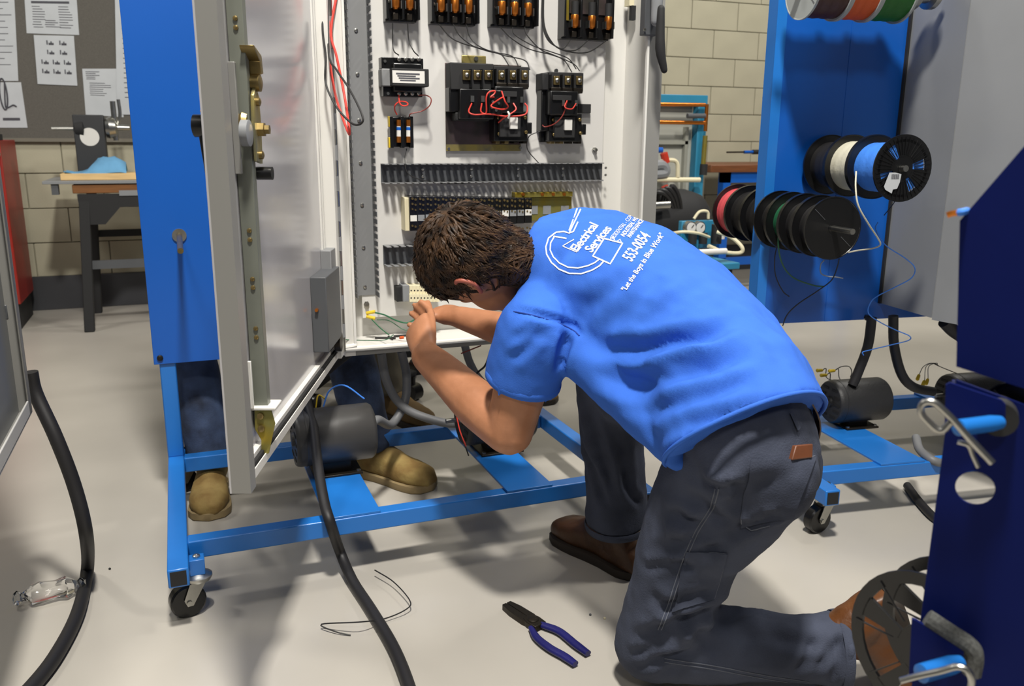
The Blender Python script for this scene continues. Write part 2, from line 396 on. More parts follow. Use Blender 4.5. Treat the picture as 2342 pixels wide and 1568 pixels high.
# plank, rag, vise stand on the bench
p = onY(142, 404, by0+.1); pb = MB().box((p.x, by0+.02, bt+.021), (p.x+.62, by0+.2, bt+.055)).build('wood_board', M_pine, bevel=.002)
tag(pb, 'pale pine board lying on the work bench', 'board')
rg = MB(); c = onY(220, 385, by0+.12); c.z = bt+.056; n = 12
for i in range(n):
    for j in range(n):
        u, v = i/(n-1)-.5, j/(n-1)-.5
        rg.v.append(c+Vector((u*.3, v*.16, .004+max(0, .085*(1-((u-.22)*2.6)**2)*(1-(v*2)**2))+.016*noise.noise(Vector((u*7, v*7, 0))))))
rg.v = rg.v+[v-Vector((0, 0, .003)) for v in rg.v]
for i in range(n-1):
    for j in range(n-1): q = i*n+j; rg.f += [(q, q+1, q+n+1, q+n), (q+n*n, q+n*n+n, q+n*n+n+1, q+n*n+1)]
for i in range(n-1):
    for q, r in ((i, i+1), (i+n*(n-1), i+1+n*(n-1)), (i*n, i*n+n), (i*n+n-1, i*n+2*n-1)): rg.f.append((q, r, r+n*n, q+n*n))
tag(rg.build('cleaning_rag', M_cloth, smooth=80), 'crumpled light blue rag on the pine board', 'rag')
a = onY(181, 262, by0+.25); b = onY(240, 262, by0+.25)
vs = thing('grinder_stand', 'dark grey machine column with round white sticker on the work bench', 'machine', (a.x, by0+.25, bt+.02))
MB().box((a.x-.035, by0+.24, bt+.02), (b.x-.01, by0+.34, a.z)).build('column', mat('dark_machine', '#2b2c2e', .5), vs, bevel=.004)
c = onY(205, 313, by0+.238); MB().cyl(c, c+Vector((0, .004, 0)), .048, 26).build('round_sticker', M_white, vs)
s0, s1 = onY(118, 294, by0+.28), onY(168, 294, by0+.28)
MB().cyl(s0, s1, .011, 12).build('shaft', M_steel, vs)
MB().lathe(s1, (1, 0, 0), [(0, .02), (.01, .05), (.05, .055), (.06, .03)], 18).build('bearing', M_blkm, vs)
c = onY(242, 292, by0+.28); MB().lathe(c, (1, 0, 0), [(0, .05), (.02, .06), (.05, .05), (.06, .02), (.12, .015)], 18).build('chuck', M_steel, vs)
c = onY(264, 300, by0+.28); MB().tube([c+Vector((0, 0, .16)), c+Vector((0, 0, .05)), c, c-Vector((0, 0, .05))], .014, 8).build('fork_arm', M_steel, vs)
MB().tube([c+Vector((.03, 0, .17)), c+Vector((.03, 0, .08)), c], .009, 8).build('fork_arm', M_steel, vs)
# ------------------------------------------------------------------ right-hand background (y about 4.6)
YR = 4.35
def R(x, y, d=0): return onY(x, y, YR-d)
ts = thing('pipe_trainer_stand', 'blue framed pipe fitting stand with copper pipes and pale back board', 'stand', R(1555, 640).xy.to_3d())
a, b = R(1480, 236), R(1612, 236); zf = 0.0
MB().box((a.x, YR-.03, a.z), (b.x, YR+.03, a.z+.05)).build('top_bar', M_teal, ts, bevel=.003)
pr_ = R(1604, 300); MB().box((b.x-.06, YR-.03, .02), (b.x, YR+.03, a.z)).build('post', M_teal, ts, bevel=.003)
MB().box((a.x-.05, YR-.03, .02), (a.x+.0, YR+.03, a.z)).build('post', M_teal, ts, bevel=.003)
MB().box((a.x-.1, YR-.25, 0), (b.x+.04, YR+.25, .03)).build('base', M_teal, ts)
MB().box((a.x-.02, YR+.03, .35), (b.x-.06, YR+.045, a.z-.005)).build('back_board', M_beige, ts, smooth=0)
for y0, y1 in ((322, 330),): pass
MB().box((R(1480, 326).x, YR+.0, R(1540, 330).z), (R(1575, 326).x, YR+.03, R(1540, 322).z)).build('board_rail', mat('gray_rail', '#8e8e84', .6), ts)
MB().box((R(1567, 326).x, YR+.0, .5), (R(1574, 326).x, YR+.03, R(1570, 290).z)).build('board_rail', MATS['gray_rail'], ts)
MB().cyl(R(1478, 238, .07), R(1612, 240, .07), .011, 12).build('copper_pipe', M_copper, ts)
MB().cyl(R(1478, 279, .07), R(1612, 281, .07), .011, 12).build('copper_pipe', M_copper, ts)
MB().cyl(R(1617, 238, .07), R(1613, 300, .07), .011, 12).build('copper_pipe', M_copper, ts)
MB().cyl(R(1613, 310, .07), R(1608, 380, .07), .014, 12).build('yellow_pipe', M_yzinc, ts)
MB().cyl(R(1610, 375, .07), R(1608, 400, .07), .022, 12).build('valve_body', M_blkm, ts)
MB().cyl(R(1572, 265, .08), R(1612, 265, .08), .014, 10).build('pipe_clamp', M_darkgray, ts)
MB().cyl(R(1495, 411, .1), R(1600, 411, .1), .014, 12).build('white_pipe', M_cream, ts)
MB().cyl(R(1518, 350, .1), R(1524, 372, .1), .022, 10).build('red_valve_handle', M_redpl, ts)
MB().tube([R(1480, 370, .1), R(1500, 372, .1), R(1530, 366, .1), R(1548, 372, .1), R(1550, 405, .1)], .012, 8).build('white_pipe', M_cream, ts)
MB().cyl(R(1498, 343, .1), R(1514, 343, .1), .016, 10).build('blue_handle', M_bluepanel, ts)
MB().tube([R(1520, 425, .1), R(1525, 440, .1)], .02, 8).build('red_valve_handle', M_redpl, ts)
MB().tube([R(1488, 400, .1), R(1520, 395, .1), R(1515, 378, .1), R(1485, 380, .1)], .03, 10).build('gray_valve', M_side, ts)
# motor/compressor clutter
cp = thing('compressor', 'dark dirty compressor with hoses standing before the pipe stand', 'compressor', (R(1530, 600).x, 4.0, 0))
mb = MB().limb([R(1485, 500, .35), R(1560, 500, .35)], [.16, .16], 20, 2); mb.build('tank', M_blkm, cp)
mb = MB()
for k in range(9):
    c = R(1490+k*9, 452+(k % 3)*16, .38); mb.sphere(c, .035+.012*(k % 2), 10, 7)
mb.build('cylinder_head', M_motor, cp)
for k in range(4):
    MB().tube([R(1490+k*12, 470, .42+.02*k), R(1500+k*12, 440-k*5, .5), R(1530+k*8, 455, .5), R(1550+k*3, 520, .45)], .012, 7).build('hose', M_blackw, cp)
MB().cyl(R(1495, 470, .55), R(1530, 468, .55), .02, 12).build('filter', M_steel, cp)
MB().cyl(R(1560, 465, .4), R(1582, 480, .4), .035, 12).build('white_filter', M_side, cp)
MB().cyl(R(1548, 448, .4), R(1578, 447, .4), .012, 12).build('copper_fitting', M_copper, cp)
for x in (1490, 1565):
    c = R(x, 500, .35); MB().box((c.x-.02, c.y-.1, 0), (c.x+.02, c.y+.1, c.z-.1)).build('leg', M_blkm, cp)
YG = 3.45
def G(x, y, d=0): return onY(x, y, YG-d)
gp = thing('pneumatic_trainer', 'teal trainer cart with two round gauges and white air hoses', 'trainer', (G(1600, 560).x, YG, 0))
a, b = G(1557, 560), G(1643, 503); MB().box((a.x, YG, a.z-.02), (b.x, YG+.03, b.z)).build('gauge_board', M_teal, gp, bevel=.003)
for x in (1573, 1594):
    c = G(x, 519); gg = MB().lathe(c+Vector((0, -.03, 0)), (0, 1, 0), [(0, .026), (.002, .03), (.03, .03)], 24).build('gauge', M_steel, gp)
    MB().lathe(c+Vector((0, -.032, 0)), (0, 1, 0), [(0, .024), (.003, .024)], 24).build('dial', M_white, gg)
    MB().bar(c+Vector((0, -.034, 0)), c+Vector((.012, -.034, .014)), .003, .002, (0, 1, 0)).build('needle', M_blkm, gg)
c = G(1638, 515); MB().cyl(c+Vector((0, -.04, -.06)), c+Vector((0, -.04, .02)), .02, 14).build('regulator', M_white, gp)
c = G(1625, 530); MB().cyl(c+Vector((0, -.05, -.05)), c+Vector((0, -.05, .04)), .025, 14).build('valve', M_blkm, gp)
for x in (1573, 1597): c = G(x, 545); MB().cyl(c+Vector((0, -.04, -.02)), c+Vector((0, -.04, .03)), .02, 12).build('valve', M_blkm, gp)
a, b = G(1575, 580, .2), G(1678, 597, .2); MB().box((a.x, YG-.25, b.z-.03), (b.x, YG+.15, b.z)).build('shelf', M_teal, gp, bevel=.004)
MB().box((G(1590, 560).x, YG+.0, .1), (G(1604, 560).x, YG+.03, G(1590, 590).z)).build('post', M_teal, gp)
MB().cyl(G(1598, 577, .22), G(1660, 574, .22), .014, 12).build('white_cylinder', M_white, gp)
MB().tube([G(1640, 530, .1), G(1672, 542, .15), G(1697, 565, .2), G(1692, 578, .2), G(1655, 576, .2), G(1620, 562, .2)], .009, 8).build('air_hose', M_cream, gp)
MB().tube([G(1528, 536, .1), G(1560, 530, .15), G(1595, 533, .15), G(1622, 542, .1)], .007, 8).build('air_hose', M_cream, gp)
MB().tube([G(1587, 500, .0), G(1600, 484, .0), G(1618, 484, .0), G(1620, 500, .0)], .007, 8).build('air_hose', M_cream, gp)
MB().box((a.x, YG-.25, .1), (b.x, YG+.15, .14)).build('lower_shelf', M_blkm, gp)
for dx in (.02, -.02):
    for yy in (YG-.2, YG+.1):
        x = (a.x+.03) if dx > 0 else (b.x-.03)
        MB().box((x-.015, yy-.015, .1), (x+.015, yy+.015, b.z-.03)).build('leg', M_blkm, gp)
        MB().cyl((x-.015, yy, .05), (x+.015, yy, .05), .05, 18).build('wheel', M_blkm, gp)
YK = 4.95
a = onY(1622, 384, YK); bb = thing('side_bench', 'brown topped bench on blue legs near the back wall, right side', 'bench', (a.x, YK, 0))
MB().box((a.x, YK-.02, a.z-.03), (a.x+1.4, YK+.7, a.z+.02)).build('bench_top', M_brownwood, bb, bevel=.004)
MB().box((a.x+.12, YK+.0, a.z-.1), (a.x+1.3, YK+.05, a.z-.03)).build('apron', M_bluepanel, bb)
for x in (a.x+.12, a.x+1.25):
    for y in (YK, YK+.6): MB().box((x, y, 0), (x+.06, y+.06, a.z-.03)).build('leg', M_bluepanel, bb)
MB().box((a.x+.12, YK+.0, .17), (a.x+1.3, YK+.05, .22)).build('stretcher', M_bluepanel, bb)
k = onY(1618, 402, YK-.02); st = MB().box((k.x-.16, YK-.02, 0), (k.x-.02, YK+.5, k.z)); tag(st.build('side_cabinet', mat('putty', '#6a675c', .6), bevel=.004), 'narrow putty grey cabinet left of the blue legged bench', 'cabinet')
a = onY(1662, 348, YK+.4); b = onY(1760, 347, YK+.4)
sd = thing('long_screwdriver', 'long screwdriver with blue and black grip in a stand on side bench', 'screwdriver', (b.x, YK+.4, a.z-.3))
MB().cyl(a, a.lerp(b, .45), .006, 8).build('blade', M_tool, sd); MB().cyl(a.lerp(b, .4), a.lerp(b, .68), .012, 10).build('grip', M_bluepanel, sd)
MB().cyl(a.lerp(b, .6), b, .018, 10).build('handle', M_blkm, sd); tz = bb.location; MB().cyl(b-Vector((.03, 0, .0)), (b.x-.03, YK+.4, onY(1622, 384, YK).z+.02), .01, 8).build('stand_rod', M_tool, sd)
# ------------------------------------------------------------------ office chair behind the carts
oc = thing('office_chair', 'black office chair with five-star base behind the near cabinet', 'chair', (.62, 3.45, 0))
for k in range(5):
    q = math.radians(72*k+18); d = Vector((math.cos(q), math.sin(q), 0)); c = Vector((.62, 3.45, 0))
    MB().bar(c+Vector((0, 0, .13)), c+d*.34+Vector((0, 0, .1)), .055, .035).build('leg', M_blkm, oc, bevel=.006)
    s = Vector((-d.y, d.x, 0)); wh = MB(); wh.cyl(c+d*.34+s*.025+Vector((0, 0, .035)), c+d*.34-s*.025+Vector((0, 0, .035)), .035, 16); wh.cyl(c+d*.34+Vector((0, 0, .05)), c+d*.34+Vector((0, 0, .1)), .012, 8); wh.build('caster', M_blk, oc)
MB().cyl((.62, 3.45, .1), (.62, 3.45, .42), .03, 14).build('gas_lift', M_blkm, oc)
MB().box((.38, 3.2, .42), (.86, 3.68, .5)).build('seat', M_blkm, oc, bevel=.03)
MB().box((.4, 3.66, .55), (.84, 3.72, 1.0)).build('backrest', M_blkm, oc, bevel=.025)
MB().bar((.62, 3.6, .45), (.62, 3.7, .65), .06, .02).build('back_support', M_blkm, oc)
# ================================================================== carts
def caster(par, x, y, ztop, ang=0, r=.038):
    ca = MB().lathe(LP(par, x, y, ztop-.018), (0, 0, 1), [(0, .027), (.006, .03), (.01, .03), (.018, .014)], 22).build('caster', M_steel, par)
    ang = 3.35; ca0 = math.cos(ang); sa = math.sin(ang)
    def q(u, v, z): return LP(par, x+u*ca0-v*sa, y+u*sa+v*ca0, z)
    for s in (-1, 1):
        m = MB(); pts = [(-.012, ztop-.018), (.022, ztop-.018), (.036, .045), (.030, .03), (.018, .03)]
        A = [q(u, s*.017, z) for u, z in pts]; B = [q(u, s*.0195, z) for u, z in pts]; n = len(pts)
        m.add(A+B, [tuple(range(n)), tuple(reversed(range(n, 2*n)))]+[(i, (i+1) % n, n+(i+1) % n, n+i) for i in range(n)])
        m.build('fork_plate', M_steel, ca, smooth=0)
    c0, c1 = q(.026, -.0145, r), q(.026, .0145, r)
    MB().lathe(c0, c1-c0, [(0, .02), (0, r-.004), (.004, r), (.025, r), (.029, r-.004), (.029, .02)], 26).build('wheel', M_blk, ca)
    MB().cyl(q(.026, -.023, r), q(.026, .023, r), .006, 10).build('axle_bolt', M_steel, ca)
TZ0, TZ1 = .108, .15
def cart(root, xl, xr, ylf, ylb, yf, yr, yp, zp, pxl, pxr, ztop=1.95, plates=(), postr=None):
    def BX(n, a, b, m=M_blue, bev=.003, **k):
        c = [(a[0], a[1]), (b[0], a[1]), (b[0], b[1]), (a[0], b[1])]
        return MB().hexa([LP(root, x, y, a[2]) for x, y in c]+[LP(root, x, y, b[2]) for x, y in c]).build(n, m, root, bevel=bev, smooth=30, **k)
    for x in (xl, xr-.042):
        l = BX('side_leg', (x, ylf, TZ0), (x+.042, ylb, TZ1))
        e = MB(); e.hexa([LP(root, x+dx, ylf-.0015, z) for dx, z in ((.005, TZ0+.005), (.037, TZ0+.005), (.037, TZ1-.005), (.005, TZ1-.005))] + [LP(root, x+dx, ylf+.003, z) for dx, z in ((.005, TZ0+.005), (.037, TZ0+.005), (.037, TZ1-.005), (.005, TZ1-.005))])
        e.build('open_end', M_blkm, l, smooth=0, label='dark open tube end')
    BX('front_rail', (xl+.042, yf, TZ0), (xr-.042, yf+.04, TZ1)); BX('rear_rail', (xl+.042, yr, TZ0), (xr-.042, yr+.04, TZ1))
    for x0, x1 in plates:
        p = BX('motor_plate', (x0, yf+.002, TZ1), (x1, yr+.038, TZ1+.006), bev=.001)
    for x in ((xl if postr else pxl+.004), postr or pxr-.046): BX('post', (x, yp+.006, TZ1-.001), (x+.042, yp+.048, ztop-.02))
    BX('panel', (pxl, yp, zp), (pxr, yp+.004, ztop), M_bluepanel, .001)
    for x in (pxl, pxr-.003): BX('panel_flange', (x, yp+.004, zp), (x+.003, yp+.05, ztop), M_blue, 0)
    for x, s in ((xl, 1), (xr, -1)):
        for y in (ylf+.08, ylb-.06):
            xx = x+(.042+.016)*1 if s > 0 else x-.042-.016
            m = MB(); m.hexa([LP(root, xx+a, y+b, z) for z in (.095, TZ1-.018) for a, b in ((-.016, -.016), (.016, -.016), (.016, .016), (-.016, .016))]); st = m.build('caster_stub', M_blue, root, bevel=.002)
            MB().lathe(LP(root, xx, y-.0, TZ1-.018), (0, 0, 1), [(0, .008), (.004, .008), (.007, .003)], 12).build('bolt', M_steel, st)
            caster(root, xx, y, .098, 2.2 if s > 0 else .9)
c1 = thing('wheeled_cart', 'nearest blue wheeled cart carrying the open control cabinet', 'cart', (-.08, 1.74, 0))
g = lambda x, y: (x+.08, y-1.74)
cart(c1, 0, 1.165, 0, .86, .12, .66, .68, .42, -.013, 1.225, 1.95, postr=1.04, plates=((.345, .475), (.80, .925)))
# peg, bolt and spools on the left panel
YPN = 2.42
p = onY(410, 538, YPN); m = MB().cyl(p, p+Vector((0, -.004, 0)), .018, 24).build('peg_washer', M_steel, c1)
MB().cyl(p, p+Vector((-.0, -.34, -.0)), .0068, 14).build('peg', M_brass, c1, label='short brass coloured peg')
p = onY(366, 818, YPN); MB().lathe(p, (0, -1, 0), [(0, .008), (.004, .008), (.006, .004)], 12).build('panel_screw', M_tool, c1)
def spool(name_label, p, ax, wid, r, wirem, rw, cat='spool', holes=False, group=None, half=.004, flm=None, hub=True, label_tag=False):
    """p: centre of near flange face; ax points away from viewer side"""
    ax = Vector(ax).normalized(); p = Vector(p); t = thing('wire_spool', name_label, cat, p-Vector((0, 0, r)), group=group)
    flm = flm or M_blk
    _, fx, fy, fz = frame(p, ax)
    for i, q in enumerate((p, p+ax*(wid-half))):
        if holes and (i == 0 or rw < .03):   # spoked flange: rim, hub disc and webs with open windows between
            op = rw < .03; fl = MB().annulus(q, ax, r*(.84 if op else .78), r, half, 40); fl.annulus(q, ax, r*.12, r*.34, half, 30)
            for a0, a1 in (((.1, .45), (1.9, 2.9), (3.9, 4.25), (5.1, 5.4)) if op else ((-.2, .75), (1.15, 2.75), (3.2, 3.95), (4.3, 5.85))):
                n = 10; A = [a0+(a1-a0)*k/n for k in range(n+1)]
                for k in range(n):
                    c = [q+(fx*math.cos(a)+fy*math.sin(a))*rr for a, rr in ((A[k], r*.33), (A[k+1], r*.33), (A[k+1], r*.86), (A[k], r*.86))]
                    fl.hexa(c+[v+ax*half for v in c])
            for k in range(40 if rw > .03 else 8):
                a = k*math.pi/(4 if op else 20); d = fx*math.cos(a)+fy*math.sin(a); fl.bar(q+d*r*.4-ax*.0008, q+d*r*.93-ax*.0008, .0015, .002, ax)
            f = fl.build('flange', flm, t)
        else:
            f = MB().lathe(q, ax, [(0, .004), (0, r-.003), (-.0012, r-.002), (-.0012, r), (half+.001, r), (half+.001, r-.002), (half, r-.003), (half, .004)], 44).build('flange', flm, t)
        if i == 0 and not holes:
            for a in (.72, .72+math.pi):
                d = fx*math.cos(a)+fy*math.sin(a)
                MB().bar(q+d*r*.42-ax*.0005, q+d*r*.92-ax*.0005, .0012, .0016, ax).build('rib_line', M_darkgray, f)
    L = wid-2*half; n = 10; prof = []
    for k in range(n+1): prof.append((half+L*k/n, rw*(1+.012*math.sin(k*1.9))))
    MB().lathe(p, ax, prof, 40).build('wire', wirem, t)
    MB().cyl(p-ax*.001, p+ax*(wid+.001), r*.16, 20).build('core', flm, t)
    return t
tag(MB().tube([onY(x, y, YPN-.03) for x, y in ((489, 345), (478, 400), (482, 480), (484, 540), (496, 590), (515, 625))], .0016, 6).build('loose_wire', M_blackw), 'thin dark wire looping down the blue panel beside the open door', 'wire')
tag(MB().tube([onY(x, y, YPN-.012) for x, y in ((497, 352), (492, 440), (487, 520), (497, 575), (512, 598), (530, 640))], .0014, 6).build('loose_wire', M_blackw), 'second thin dark wire, nearer the door edge on the blue panel', 'wire')
# ================================================================== CONTROL CABINET (open)
EX0, EX1, EY0, EY1, EZ0, EZ1 = .385, 1.315, 2.20, 2.415, .455, 1.93
cab = thing('control_cabinet', 'open grey control cabinet with white interior in front of kneeling man', 'cabinet', (EX0, EY0, EZ0))
def BX(n, a, b, m, par, bev=0, **k): return MB().box(a, b).build(n, m, par, bevel=bev, smooth=30, **k)
t = .003
BX('left_wall', (EX0, EY0, EZ0), (EX0+t, EY1, EZ1), M_white, cab)
BX('right_wall', (EX1-t, EY0, EZ0), (EX1, EY1, EZ1), M_white, cab)
BX('back_wall', (EX0+t, EY1-t, EZ0+t), (EX1-t, EY1, EZ1), M_white, cab)
BX('bottom_wall', (EX0+t, EY0+.001, EZ0), (EX1-t, EY1-.0005, EZ0+t), M_white, cab)
BX('top_wall', (EX0+t, EY0, EZ1-t), (EX1-t, EY1, EZ1), M_white, cab)
BX('front_flange', (EX0, EY0-.002, EZ0), (EX0+.028, EY0, EZ1), M_white, cab, label='left front flange')
BX('front_flange', (EX1-.052, EY0-.002, EZ0), (EX1, EY0, EZ1), M_gray, cab, label='right front flange')
BX('front_flange', (EX0+.028, EY0-.002, EZ0), (EX1-.052, EY0, EZ0+.02), M_gray, cab, label='bottom front flange')
MB().tube([(EX0+.03, EY0-.006, EZ0+.03), (EX0+.045, EY0-.006, EZ0+.02), (EX1-.07, EY0-.006, EZ0+.02)], .007, 10, 5).build('rolled_lip', M_white, cab)
BX('rolled_lip', (EX1-.056, EY0-.012, EZ0+.02), (EX1-.050, EY0-.002, EZ1), M_white, cab)
BX('rolled_lip', (EX0+.024, EY0-.010, EZ0+.02), (EX0+.030, EY0-.002, EZ1), M_white, cab)
PY = 2.375; SX0, SX1, SZ0 = .47, 1.225, .518
BX('mounting_plate', (SX0, PY, SZ0), (SX1, PY+.004, EZ1-.03), M_subpanel, cab, .001)
for (x, z) in ((SX1-.03, .99), (SX1-.03, .6), (SX0+.012, .56)):
    MB().lathe((x, PY, z), (0, -1, 0), [(0, .008), (.006, .008), (.006, .005), (.016, .005)], 6).build('mounting_stud', M_steel, cab)
# ---- door, swung open
HX, HY = EX0-.004, EY0-.01
U = Vector((-.339, -.941, 0)).normalized(); NN = Vector((.941, -.339, 0)).normalized(); ZZ = Vector((0, 0, 1)); HP = Vector((HX, HY, 0))
def dp(s, d, z): return HP+U*s+NN*d+ZZ*z
def onDoor(x, y, d=-.03):
    r = ray(x, y); o = HP+NN*d; tt = (o-CAM).dot(NN)/r.dot(NN); P = CAM+r*tt
    return (P-HP).dot(U), P.z
DW = .905; DZ0, DZ1 = .462, 1.92
def dbox(s0, s1, d0, d1, z0, z1): return MB().hexa([dp(s0, d0, z0), dp(s1, d0, z0), dp(s1, d1, z0), dp(s0, d1, z0), dp(s0, d0, z1), dp(s1, d0, z1), dp(s1, d1, z1), dp(s0, d1, z1)])
M_door = mat('door_enamel', '#b0aeb0', .16, var=.01, coat=.5)
door = dbox(0, DW, -.034, -.031, DZ0, DZ1).build('door', M_door, cab, smooth=0)
dbox(DW-.0025, DW, -.031, 0, DZ0, DZ1).build('free_edge_flange', M_gray, door, smooth=0)
dbox(0, DW-.0025, -.031, -.012, DZ0, DZ0+.0025).build('bottom_flange', M_white, door, smooth=0)
dbox(0, DW-.0025, -.012, -.010, DZ0, DZ0+.016).build('bottom_lip', M_white, door, smooth=0)
dbox(.0, DW-.03, -.0315, -.020, DZ0+.022, DZ0+.030).build('gasket_channel', M_white, door, smooth=0)
dbox(.0, DW-.03, -.020, -.014, DZ0+.010, DZ0+.022).build('gasket', M_blkm, door, smooth=0)
dbox(DW-.03, DW-.0025, -.003, 0, DZ0, DZ1).build('edge_lip', M_gray, door, smooth=0)
dbox(DW-.038, DW-.034, -.031, -.010, DZ0+.03, DZ1).build('edge_channel', M_gray, door, smooth=0)
for d in (.02, .045, .07): dbox(d, d+.012, -.031, -.027+.0*d, DZ0+.02, DZ1).build('hinge_side_rib', M_white, door, smooth=0)
dbox(.0, .036, -.004, -.001, DZ0, DZ1).build('hinge_side_lip', M_white, door, smooth=0)
dbox(.036, .038, -.031, -.001, DZ0, DZ1).build('hinge_side_lip', M_white, door, smooth=0)
# piano hinge
hs = MB().cyl((HX, HY, DZ0+.01), (HX, HY, DZ0+.047), .0055, 10).build('hinge_knuckle', M_steel, cab)
hs2 = MB().cyl((HX, HY, DZ0+.048), (HX, HY, DZ0+.085), .0055, 10).build('hinge_knuckle', M_duct, cab)
for k in range(1, 19): inst(hs, cab, (0, 0, .076*k)); inst(hs2, cab, (0, 0, .076*k))
# latch bar
sA, zA = onDoor(548, 200, -.01); sB, zB = onDoor(622, 960, -.01)
s_b = .5*(sA+sB)
bar = dbox(s_b-.010, s_b+.010, -.030, -.004, zB, DZ1-.01).build('latch_bar', mat('bar_zinc', '#76796f', .4, .25, var=.08, vscale=9), door, bevel=.001)
for y in (38, 60, 527, 548, 637, 656, 748, 768):
    s, z = onDoor(560+.08*y-18, y, -.006); P = dp(s_b+.010, -.016, z)
    MB().lathe(P, U, [(0, .004), (.002, .004), (.003, .002)], 10).build('rivet', M_brass, door)
# guide bracket and end roller at the bottom
s, z = onDoor(600, 935, -.01)
dbox(s_b-.026, s_b+.022, -.031, .012, z-.004, z+.002).build('bar_guide', M_white, door, bevel=.002)
dbox(s_b+.018, s_b+.024, -.031, -.025, z, z+.085).build('bar_guide', M_white, door, bevel=.001)
m = MB(); prof = [(-.014, 0), (.014, 0), (.02, -.03), (.006, -.085), (-.008, -.09), (-.006, -.06), (-.016, -.04)]
m.prism([(a, b) for a, b in prof], dp(s_b+.012, -.012, z), NN, ZZ, U, .004); m.build('latch_cam', M_yzinc, door, bevel=.001)
for dz in (-.015, -.038): MB().lathe(dp(s_b+.016, -.016, z+dz), U, [(0, .006), (.004, .006), (.005, .003)], 12).build('rivet', M_brass, door)
# latch mechanism
s1, z1 = onDoor(578, 290, 0)
ms = s_b-.012
dbox(ms-.002, ms+.03, -.031, -.020, z1-.075, z1+.10).build('latch_backplate', M_gray, door, bevel=.001)
MB().lathe(dp(ms, -.02, z1), NN, [(0, .03), (.004, .032), (.012, .030), (.016, .012), (.022, .012)], 28).build('latch_plate', M_brass, door)
MB().prism([(-.020, -.055), (.014, -.06), (.02, 0), (.016, .05), (0, .066), (-.016, .05), (-.024, 0)], dp(ms, -.002, z1), -U, ZZ, NN, .006).build('latch_plate', M_olive, door, bevel=.0015)
MB().lathe(dp(ms, .004, z1-.004), NN, [(0, .012), (.010, .012), (.011, .008), (.018, .008)], 6).build('latch_nut', M_brass, door)
for dz in (-.045, .04): MB().lathe(dp(ms+.002, .004, z1+dz), NN, [(0, .007), (.005, .007), (.007, .003)], 12).build('latch_rivet', M_brass, door)
MB().prism([(-.03, 0), (.012, -.012), (.018, -.04), (.006, -.042), (.002, -.022), (-.026, -.006)], dp(ms+.004, -.010, z1+.125), -U, ZZ, NN, .024).build('latch_hook', M_brass, door, bevel=.001)
MB().lathe(dp(ms-.006, -.01, z1+.07), NN, [(0, .014), (.020, .014), (.022, .008)], 16).build('latch_roller', M_brass, door)
MB().cyl(dp(ms-.01, -.006, z1-.075), dp(ms-.01, .02, z1-.075), .011, 14).build('latch_stop', M_blk, door)
MB().lathe(dp(s_b+.028, -.012, z1-.01), NN, [(0, .021), (.012, .021), (.014, .014)], 22).build('handle_boss', M_side, door)
MB().lathe(dp(DW-.06, -.034, z1), -NN, [(0, .02), (.012, .02), (.013, .017), (.030, .017), (.032, .012)], 22).build('outer_knob', M_blk, door)
MB().limb([dp(DW-.06, -.050, z1), dp(DW-.065, -.048, z1-.05), dp(DW-.075, -.045, z1-.10), dp(DW-.075, -.043, z1-.14)], [.010, .009, .011, .008], 14, 4).build('outer_lever', M_blk, door)
# document box and earth wires near the hinge
(sx0, zz0), (sx1, zz1) = onDoor(718, 806, -.03), onDoor(720, 626, -.03); sx1 = .05
dbox(sx1+.005, sx0, -.031, .006, zz0, zz1).build('control_box', M_darkgray, door, bevel=.002)
s, z = onDoor(725, 716, -.01); MB().cyl(dp(sx0, -.018, z), dp(sx0+.008, -.018, z), .004, 10).build('box_button', M_copper, door)
dbox(.03, .10, -.031, -.005, zz0+.02, zz1+.045).build('control_box', M_duct, door, bevel=.002)
MB().lathe(dp(.06, -.01, DZ0+.05), NN, [(0, .025), (.015, .025), (.018, .012)], 16).build('box_conduit_hub', M_tool, door)
# ------------------------------------------------------------------ wire ducts
def duct_h(x0, x1, zt, zb, label):
    root = thing('wire_duct', label, 'wire duct', (x0, PY, zb)); dd = .052
    b = MB().box((x0, PY-.003, zb), (x1, PY-.0002, zt)).build('base', M_darkgray if zt > .8 else M_darkgray, root)
    for z, zz in ((zt-.002, zt), (zb, zb+.002)):
        MB().box((x0, PY-.014, z), (x1, PY-.003, zz)).build('side_wall', M_duct, root)
        f = MB().box((x0, PY-dd, z), (x0+.013, PY-.014, zz)).build('finger', M_duct, root)
        n = int((x1-x0)/.0205)
        for k in range(1, n): inst(f, root, (.0205*k, 0, 0))
    for k in range(5):
        x = x0+.12+.145*k
        for dz in (.3, .7): MB().lathe((x, PY-.003, zb+(zt-zb)*dz), (0, -1, 0), [(0, .004), (.002, .004), (.003, .002)], 10).build('screw', M_steel, root)
    return root
zt, zb = onY(870, 377, PY-.03).z, onY(870, 418, PY-.03).z
XD0 = SX0+.065
duct_h(XD0, SX1-.002, zt+.003, zb-.002, 'upper horizontal slotted grey wire duct below the motor starters')
zt2, zb2 = onY(870, 563, PY-.03).z, onY(870, 609, PY-.03).z
duct_h(XD0, SX1-.002, zt2, zb2, 'lower horizontal slotted grey wire duct behind the man’s head')
root = thing('wire_duct', 'tall vertical grey wire duct along the left side of open cabinet', 'wire duct', (SX0-.02, PY, .56))
vx0, vx1, vz0, vz1 = SX0-.022, SX0+.040, .585, 1.85
MB().box((vx0, PY-.003, vz0), (vx1, PY-.0002, vz1)).build('base', M_duct, root)
for x, xx in ((vx0, vx0+.002), (vx1-.002, vx1)):
    MB().box((x, PY-.014, vz0), (xx, PY-.003, vz1)).build('side_wall', M_duct, root)
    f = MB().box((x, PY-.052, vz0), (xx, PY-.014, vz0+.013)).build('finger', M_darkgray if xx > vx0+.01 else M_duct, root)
    for k in range(1, int((vz1-vz0)/.0205)): inst(f, root, (0, 0, .0205*k))
